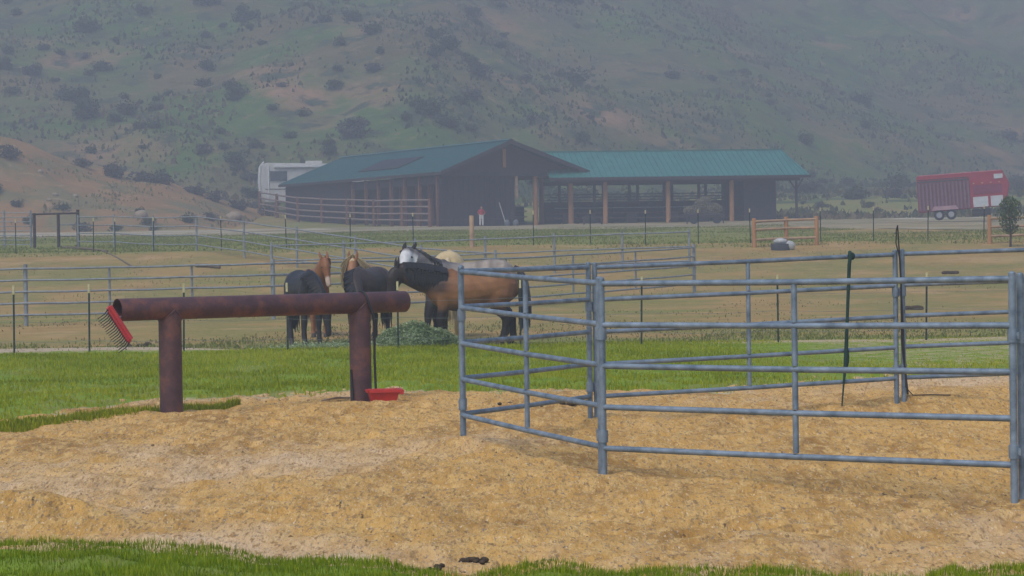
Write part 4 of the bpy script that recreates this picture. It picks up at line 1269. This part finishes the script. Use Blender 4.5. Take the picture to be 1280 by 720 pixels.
# ------------------------------------------------------------------ hay pile for the horses
hp = G(517, 46.2)
n = 16000; V = []
lob = [(-.33, 0, 0, .40, .38), (.02, .05, 0, .50, .50), (.42, 0, 0, .42, .36), (.72, -.05, 0, .3, .2), (-.05, -.3, 0, .5, .26)]
for i in range(n):
    l = random.choice(lob); v = Vector((random.gauss(0, 1), random.gauss(0, 1), abs(random.gauss(0, 1)))).normalized() * random.uniform(.8, 1.03)
    V.append((l[0] + v.x * l[3], l[1] + v.y * l[3] * .8, v.z * l[4]))
o = blades('hay_pile', np.array(V), RNG.uniform(.04, .14, n), np.full(n, .022), HAYM, 2.2, np.clip(.45 + .5 * fbm(np.array(V)[:, 0] / .2, np.array(V)[:, 2] / .15, 2) + .25 * RNG.normal(size=n), 0, 1), .3)
o.location = hp; tag(o, 'heap of green hay on the ground in front of the bay horse', 'hay')
core = MB()
for l in lob: core.ball((l[0], l[1], 0), (l[3] * .88, l[3] * .7, l[4] * .88), 14, 9, .06)
co_ = core.build('hay_core', mat('hay_core', (.18, .25, .12), (.13, .19, .09), 20, .95), o, True)
# thin spread hay to the left
n = 5000; V = np.stack([RNG.normal(-1.4, .6, n), RNG.normal(-.1, .25, n), np.abs(RNG.normal(0, .05, n))], -1)
o = blades('spread_hay', V, RNG.uniform(.03, .12, n), np.full(n, .02), HAYM, 2.2, None, .3); o.location = hp
tag(o, 'thin green hay strewn on the ground left of the hay heap', 'hay', kind='stuff')

# ------------------------------------------------------------------ horses
HAIR = {}
def hairm(c):
    if c not in HAIR: HAIR[c] = mat('horse_hair_%d' % len(HAIR), c, tuple(v * .6 for v in c), 25, .65, stretch=(3, 3, .4))
    return HAIR[c]


COAT = mat('horse_coat', (1, 1, 1), (.74, .72, .70), 7, .5, 0, .08, 60, spec=.25, attr='coat')


def horse(label, loc, head, scale, poll, muzzle, coat, mane, tail, ears, hs=(0, 1, 0), mside=1, fl=(0, 0), hl=(0, 0), maneL=.3, fore=True, nm=95, girth=1.1, stock=1.15, thick=1.0, group='horses feeding in the paddock'):
    root = empty('horse', loc, head, label, 'horse', group)
    root.scale = scale if isinstance(scale, tuple) else (scale,) * 3
    k = MB()
    Yv = Vector((0, 1, 0)); hs = Vector(hs).normalized()
    tr = [(-.84, 1.22, .08, .08), (-.79, 1.215, .18, .17), (-.66, 1.215, .275, .255), (-.48, 1.205, .30, .285), (-.25, 1.165, .30, .29), (0, 1.13, .315, .30), (.2, 1.135, .33, .28), (.36, 1.165, .325, .245), (.5, 1.16, .29, .22), (.61, 1.14, .20, .17), (.67, 1.13, .10, .10)]
    k.tube([(t[0], 0, t[1] - (girth - 1) * t[2] * .9) for t in tr], [(t[3] * (girth * .5 + .5), t[2] * girth) for t in tr], 18, side=(0, 1, 0))
    k.tube([(.15, 0, 1.36), (.27, 0, 1.44), (.42, 0, 1.38)], [(.05, .06), (.07, .09), (.08, .08)], 10, side=(0, 1, 0))
    poll = Vector(poll); muzzle = Vector(muzzle)
    nb = Vector((.36, 0, 1.22))
    hd = (muzzle - poll).normalized()
    c1 = nb + Vector((.28, 0, .16 if poll.z > 1.2 else -.02)); c2 = poll - (poll - c1) * .35 + Vector((0, 0, .06))
    npts = []; nr = []; ns = []
    for i in range(8):
        t = i / 7; q = nb * (1 - t) ** 3 + c1 * 3 * t * (1 - t) ** 2 + c2 * 3 * t * t * (1 - t) + poll * t ** 3
        npts.append(q); nr.append((.185 * (1 - t) + .085 * t, (.29 * (1 - t) ** 1.25 + .125 * (1 - (1 - t) ** 1.25)) * (1 + (thick - 1) * min(1, 2.2 * t))))
        npts[-1] = npts[-1] - Vector((0, 0, (nr[-1][1] - nr[-1][1] / (1 + (thick - 1) * min(1, 2.2 * t))) * .8)); ns.append(Yv.lerp(hs, t).normalized())
    k.tube(npts, nr, 14, side=ns)
    hp_ = []; hr = []
    for (t, a, b) in ((-.10, .05, .05), (-.03, .078, .10), (.12, .095, .135), (.3, .10, .15), (.5, .078, .115), (.7, .060, .088), (.86, .062, .078), (.97, .055, .062), (1.03, .03, .035)):
        hp_.append(poll + hd * .60 * t); hr.append((a, b))
    k.tube(hp_, hr, 14, side=hs)
    for s in (-1, 1):
        o_ = fl[0 if s > 0 else 1]
        k.tube([(.42, s * .12, 1.12), (.40, s * .155, .98), (.42 + o_ * .3, s * .15, .76), (.44 + o_ * .6, s * .14, .50), (.435 + o_ * .8, s * .14, .33), (.44 + o_, s * .14, .15), (.475 + o_, s * .14, .075), (.50 + o_, s * .14, .02)],
               [(ra * stock, rb * stock) for (ra, rb) in ((.10, .16), (.085, .125), (.06, .075), (.052, .058), (.034, .040), (.042, .046), (.036, .038), (.05, .056))], 12, side=(0, 1, 0))
        o_ = hl[0 if s > 0 else 1]
        k.tube([(-.52, s * .13, 1.22), (-.50, s * .16, .98), (-.47 + o_ * .2, s * .155, .84), (-.57 + o_ * .4, s * .145, .66), (-.69 + o_ * .6, s * .135, .52), (-.685 + o_ * .8, s * .135, .34), (-.67 + o_, s * .135, .15), (-.635 + o_, s * .135, .075), (-.61 + o_, s * .135, .02)],
               [(ra * stock, rb * stock) for (ra, rb) in ((.13, .24), (.12, .20), (.095, .135), (.068, .085), (.048, .066), (.037, .046), (.044, .05), (.037, .04), (.052, .058))], 12, side=(0, 1, 0))
    o = k.build('body', None, None)
    md = o.modifiers.new('r', 'REMESH'); md.mode = 'VOXEL'; md.voxel_size = .018
    m2 = o.modifiers.new('s', 'SMOOTH'); m2.iterations = 5; m2.factor = .5
    dg = bpy.context.evaluated_depsgraph_get(); me = bpy.data.meshes.new_from_object(o.evaluated_get(dg))
    o.modifiers.clear(); o.data = me
    me.polygons.foreach_set('use_smooth', [True] * len(me.polygons))
    me.materials.clear(); me.materials.append(COAT); o.parent = root
    V = np.zeros(len(me.vertices) * 3); me.vertices.foreach_get('co', V); V = V.reshape(-1, 3)
    ht = ((V - np.array(poll)) @ np.array(hd)) / .6          # along the head
    dn = np.min(np.stack([np.linalg.norm((V - np.array(q)) , axis=1) for q in hp_[1:]], 1), 1)
    ishead = (dn < .17) & (ht > -.12)
    nk = np.min(np.stack([np.linalg.norm(V - np.array(q), axis=1) for q in npts[2:]], 1), 1)
    C = coat(V, ishead, ht, nk)
    at = me.attributes.new('coat', 'FLOAT_COLOR', 'POINT')
    at.data.foreach_set('color', np.concatenate([np.clip(C, 0, 1), np.ones((len(V), 1))], 1).ravel().astype(np.float32))
    # hooves
    for s in (-1, 1):
        for (xx, yy) in ((.505 + fl[0 if s > 0 else 1], .14), (-.605 + hl[0 if s > 0 else 1], .135)):
            q = MB(); q.tube([(xx + .012, s * yy, -.01), (xx, s * yy, .05), (xx - .008, s * yy, .068)], [(.060, .066), (.053, .057), (.045, .048)], 12, side=(0, 1, 0)); q.build('hoof', HOOFM, root, True)
    # ears, eyes
    upn = hs.cross(hd)
    if upn.z < 0 and abs(hd.z) < .95: upn = -upn
    back = upn if abs(hd.z) < .95 else Vector((1, 0, 0))
    crest = []
    for i in range(8):
        d = (npts[min(i + 1, 7)] - npts[max(i - 1, 0)]).normalized(); sv = ns[i]; u = d.cross(sv)
        if u.z < 0: u = -u
        if abs(u.z) < .3 and u.dot(Vector((1, 0, 0))) < 0 and poll.z < 1.0: u = -u
        crest.append((npts[i] + u * nr[i][1] * .92, u, d, sv))
    topdir = (crest[-1][1] - hd * .4).normalized()
    for s in (-1, 1):
        e0 = poll + topdir * .085 + hs * s * .065
        q = MB(); q.tube([e0 - topdir * .03, e0 + topdir * .05 + hs * s * .012, e0 + topdir * .11 + hs * s * .02, e0 + topdir * .175 + hs * s * .015], [(.03, .022), (.036, .024), (.026, .018), (.004, .004)], 8, side=hs); q.build('ear', ears, root, True)
        q = MB(); q.ball(poll + hd * .165 + hs * s * .088 + upn * .035, .024, 8, 6); q.build('eye', EYEM, root, True)
    # mane
    q = MB()
    for i in range(nm):
        t = random.uniform(.10, 1.0 if nm != 260 else .86) * 7; j = min(int(t), 6); f = t - j
        p0 = crest[j][0].lerp(crest[j + 1][0], f); u = crest[j][1].lerp(crest[j + 1][1], f); sv = crest[j][3].lerp(crest[j + 1][3], f).normalized()
        sd_ = mside if mside else random.choice((-1, 1))
        wv = nr[j][0] + (.02 if mside or nm < 100 else random.uniform(.02, .14))
        ln = maneL * random.uniform(.3, 1.25) * (1 - .35 * abs(t / 7 - .55))
        dn_ = Vector((random.uniform(-.04, .04), 0, -1))
        q.tube([p0 - u * .03, p0 + u * (.018 if nm != 240 else .06) + sv * sd_ * .02, p0 + sv * sd_ * wv * .85 + dn_ * ln * .35, p0 + sv * sd_ * (wv + .03) + dn_ * ln * .75, p0 + sv * sd_ * (wv + .02) + dn_ * ln], [(.022, .012), (.026, .014), (.024, .010), (.018, .008), (.003, .003)], 5)
    for i in range(14 if fore else 0):
        p0 = poll + crest[-1][1] * .10
        q.tube([p0, p0 + hd * .06 + hs * random.uniform(-.05, .05) + upn * .04, p0 + hd * random.uniform(.17, .27) + hs * random.uniform(-.06, .06) + upn * .03], [.014, .012, .003], 5)
    q.build('mane', hairm(mane), root, True)
    q = MB()
    q.tube([(-.80, 0, 1.36), (-.88, 0, 1.30), (-.935, 0, 1.1), (-.95, 0, .8), (-.945, 0, .5), (-.94, 0, .30)], [.035, .05, (.075, .075), (.10, .10), (.085, .08), .015], 10, side=(0, 1, 0))
    for i in range(60):
        a = random.uniform(-.10, .10); b_ = random.uniform(-.09, .08); l = random.uniform(.2, .5)
        q.tube([(-.86, a * .3, 1.30), (-.94 + b_ * .6, a * .8, 1.0), (-.955 + b_, a * 1.1, .7), (-.95 + b_ * 1.2, a * 1.2, l)], [.014, .018, .016, .003], 5)
    q.build('tail', hairm(tail), root, True)
    return root


def lerpc(a, b, f): f = f[:, None]; return np.array(a) * (1 - f) + np.array(b) * f


def coat_bay(V, ih, ht, nk):
    C = lerpc((.27, .118, .042), (.175, .072, .028), np.clip(.5 + fbm(V[:, 0] / .4, V[:, 2] / .3, 2), 0, 1))
    f = sstep(.86, .62, V[:, 2]); C = C * (1 - f[:, None]) + np.array((.016, .012, .012)) * f[:, None]
    f = sstep(.28, .46, V[:, 0]) * sstep(.95, 1.12, V[:, 2]); C = C * (1 - .82 * f[:, None]) + np.array((.030, .018, .015)) * .82 * f[:, None]
    C[ih] = C[ih] * .16 + np.array((.016, .011, .010)) * .84
    return C


def coat_black(V, ih, ht, nk):
    return lerpc((.012, .012, .016), (.030, .026, .028), np.clip(.5 + fbm(V[:, 0] / .3, V[:, 2] / .3, 2), 0, 1))


def coat_darkbay(V, ih, ht, nk):
    C = lerpc((.035, .026, .026), (.070, .045, .036), np.clip(.5 + fbm(V[:, 0] / .3, V[:, 2] / .3, 2), 0, 1))
    f = sstep(.8, .6, V[:, 2]); return C * (1 - .7 * f[:, None]) + np.array((.014, .012, .013)) * .7 * f[:, None]


def coat_grey(V, ih, ht, nk):
    n = fbm(V[:, 0] / .09, V[:, 2] / .09 + V[:, 1] / .09, 2)
    C = lerpc((.20, .165, .14), (.36, .30, .25), np.clip(.5 + 1.3 * n, 0, 1))
    f = sstep(-.1, .25, V[:, 0]); C = C * (1 - f[:, None]) + f[:, None] * lerpc((.10, .09, .09), (.20, .185, .18), np.clip(.5 + 1.3 * n, 0, 1))
    f = sstep(.95, .6, V[:, 2]); C = C * (1 - f[:, None]) + np.array((.030, .026, .026)) * f[:, None]
    hf = (sstep(.0, .2, ht) * ih)[:, None]; C = C * (1 - hf) + np.array((.66, .64, .63)) * hf
    mz = (sstep(.75, .95, ht) * ih)[:, None]; C = C * (1 - mz * .6) + np.array((.10, .09, .10)) * mz * .6
    return C


def coat_chest(V, ih, ht, nk):
    C = lerpc((.27, .11, .038), (.19, .075, .028), np.clip(.5 + fbm(V[:, 0] / .3, V[:, 2] / .3, 2), 0, 1))
    mz = (sstep(.62, .72, ht) * ih)[:, None]; C = C * (1 - mz) + np.array((.55, .42, .33)) * mz
    return C


def coat_pal(V, ih, ht, nk):
    return lerpc((.46, .33, .16), (.56, .43, .235), np.clip(.5 + fbm(V[:, 0] / .3, V[:, 2] / .3, 2), 0, 1))


def coat_sorrel(V, ih, ht, nk):
    return lerpc((.36, .17, .08), (.28, .125, .055), np.clip(.5 + fbm(V[:, 0] / .3, V[:, 2] / .3, 2), 0, 1))


EBLK = mat('dark_ear', (.02, .016, .016), None, 9, .7); ECH = mat('chestnut_ear', (.25, .10, .04), None, 9, .7)
BLK, CREAM, GREYH = (.013, .012, .014), (.58, .46, .27), (.05, .047, .05)


def at(px, d): p = G(px, d); return (p.x, p.y, p.z + .005)


def hdg(dx, dy): return math.atan2(dy, dx)


horse('bay horse with black mane, tail and legs standing side on at the hay', at(586, 46.6), hdg(-1, -.12), (1.16, 1.12, .985), (1.20, .02, 1.50), (1.30, .10, 1.02), coat_bay, BLK, BLK, EBLK, hs=(-.2, 1, 0), mside=1, fl=(.05, -.06), hl=(.10, -.10), maneL=.38, nm=260, girth=1.22, stock=1.3, thick=1.4)
horse('dappled grey horse with white face and dark ears looking at the camera', at(578, 48.6), hdg(-1, .02), (1.34, 1.12, 1.09), (.80, .12, 1.66), (.86, .48, 1.25), coat_grey, GREYH, GREYH, EBLK, hs=(-1, .25, 0), mside=0, fl=(.1, -.05), maneL=.18, fore=False, stock=1.25)
horse('black horse grazing with its head down, leftmost of the herd', at(383, 47.7), hdg(.36, -1), 1.0, (.98, .14, .82), (1.06, .17, .24), coat_black, BLK, BLK, EBLK, mside=-1, fl=(.04, -.03), maneL=.22, stock=1.25)
horse('dark brown horse with head lowered to the hay behind the rusty pipe', at(459, 47.8), hdg(-.40, -1), 1.02, (.92, .30, .86), (1.05, .52, .40), coat_darkbay, BLK, BLK, EBLK, hs=(-.3, 1, 0), mside=-1, fl=(.04, -.03), maneL=.22)
horse('chestnut horse with pale muzzle raising its head behind the black horse', at(394, 52.6), hdg(.30, -1), .98, (.86, .06, 1.68), (1.08, .10, 1.15), coat_chest, (.30, .13, .05), (.36, .2, .09), ECH, mside=1, maneL=.2)
horse('sorrel horse with thick flaxen mane behind the dark brown horse', at(453, 51.4), hdg(-.12, -1), 1.05, (.92, .0, 1.52), (1.14, .0, 1.02), coat_sorrel, CREAM, CREAM, ECH, mside=0, maneL=.5, nm=240)
horse('cream palomino horse with only its back showing behind the grey horse', at(563, 51.2), hdg(.0, 1), 1.22, (.98, .0, .85), (1.1, .0, .35), coat_pal, CREAM, CREAM, ECH, mside=1, maneL=.2)
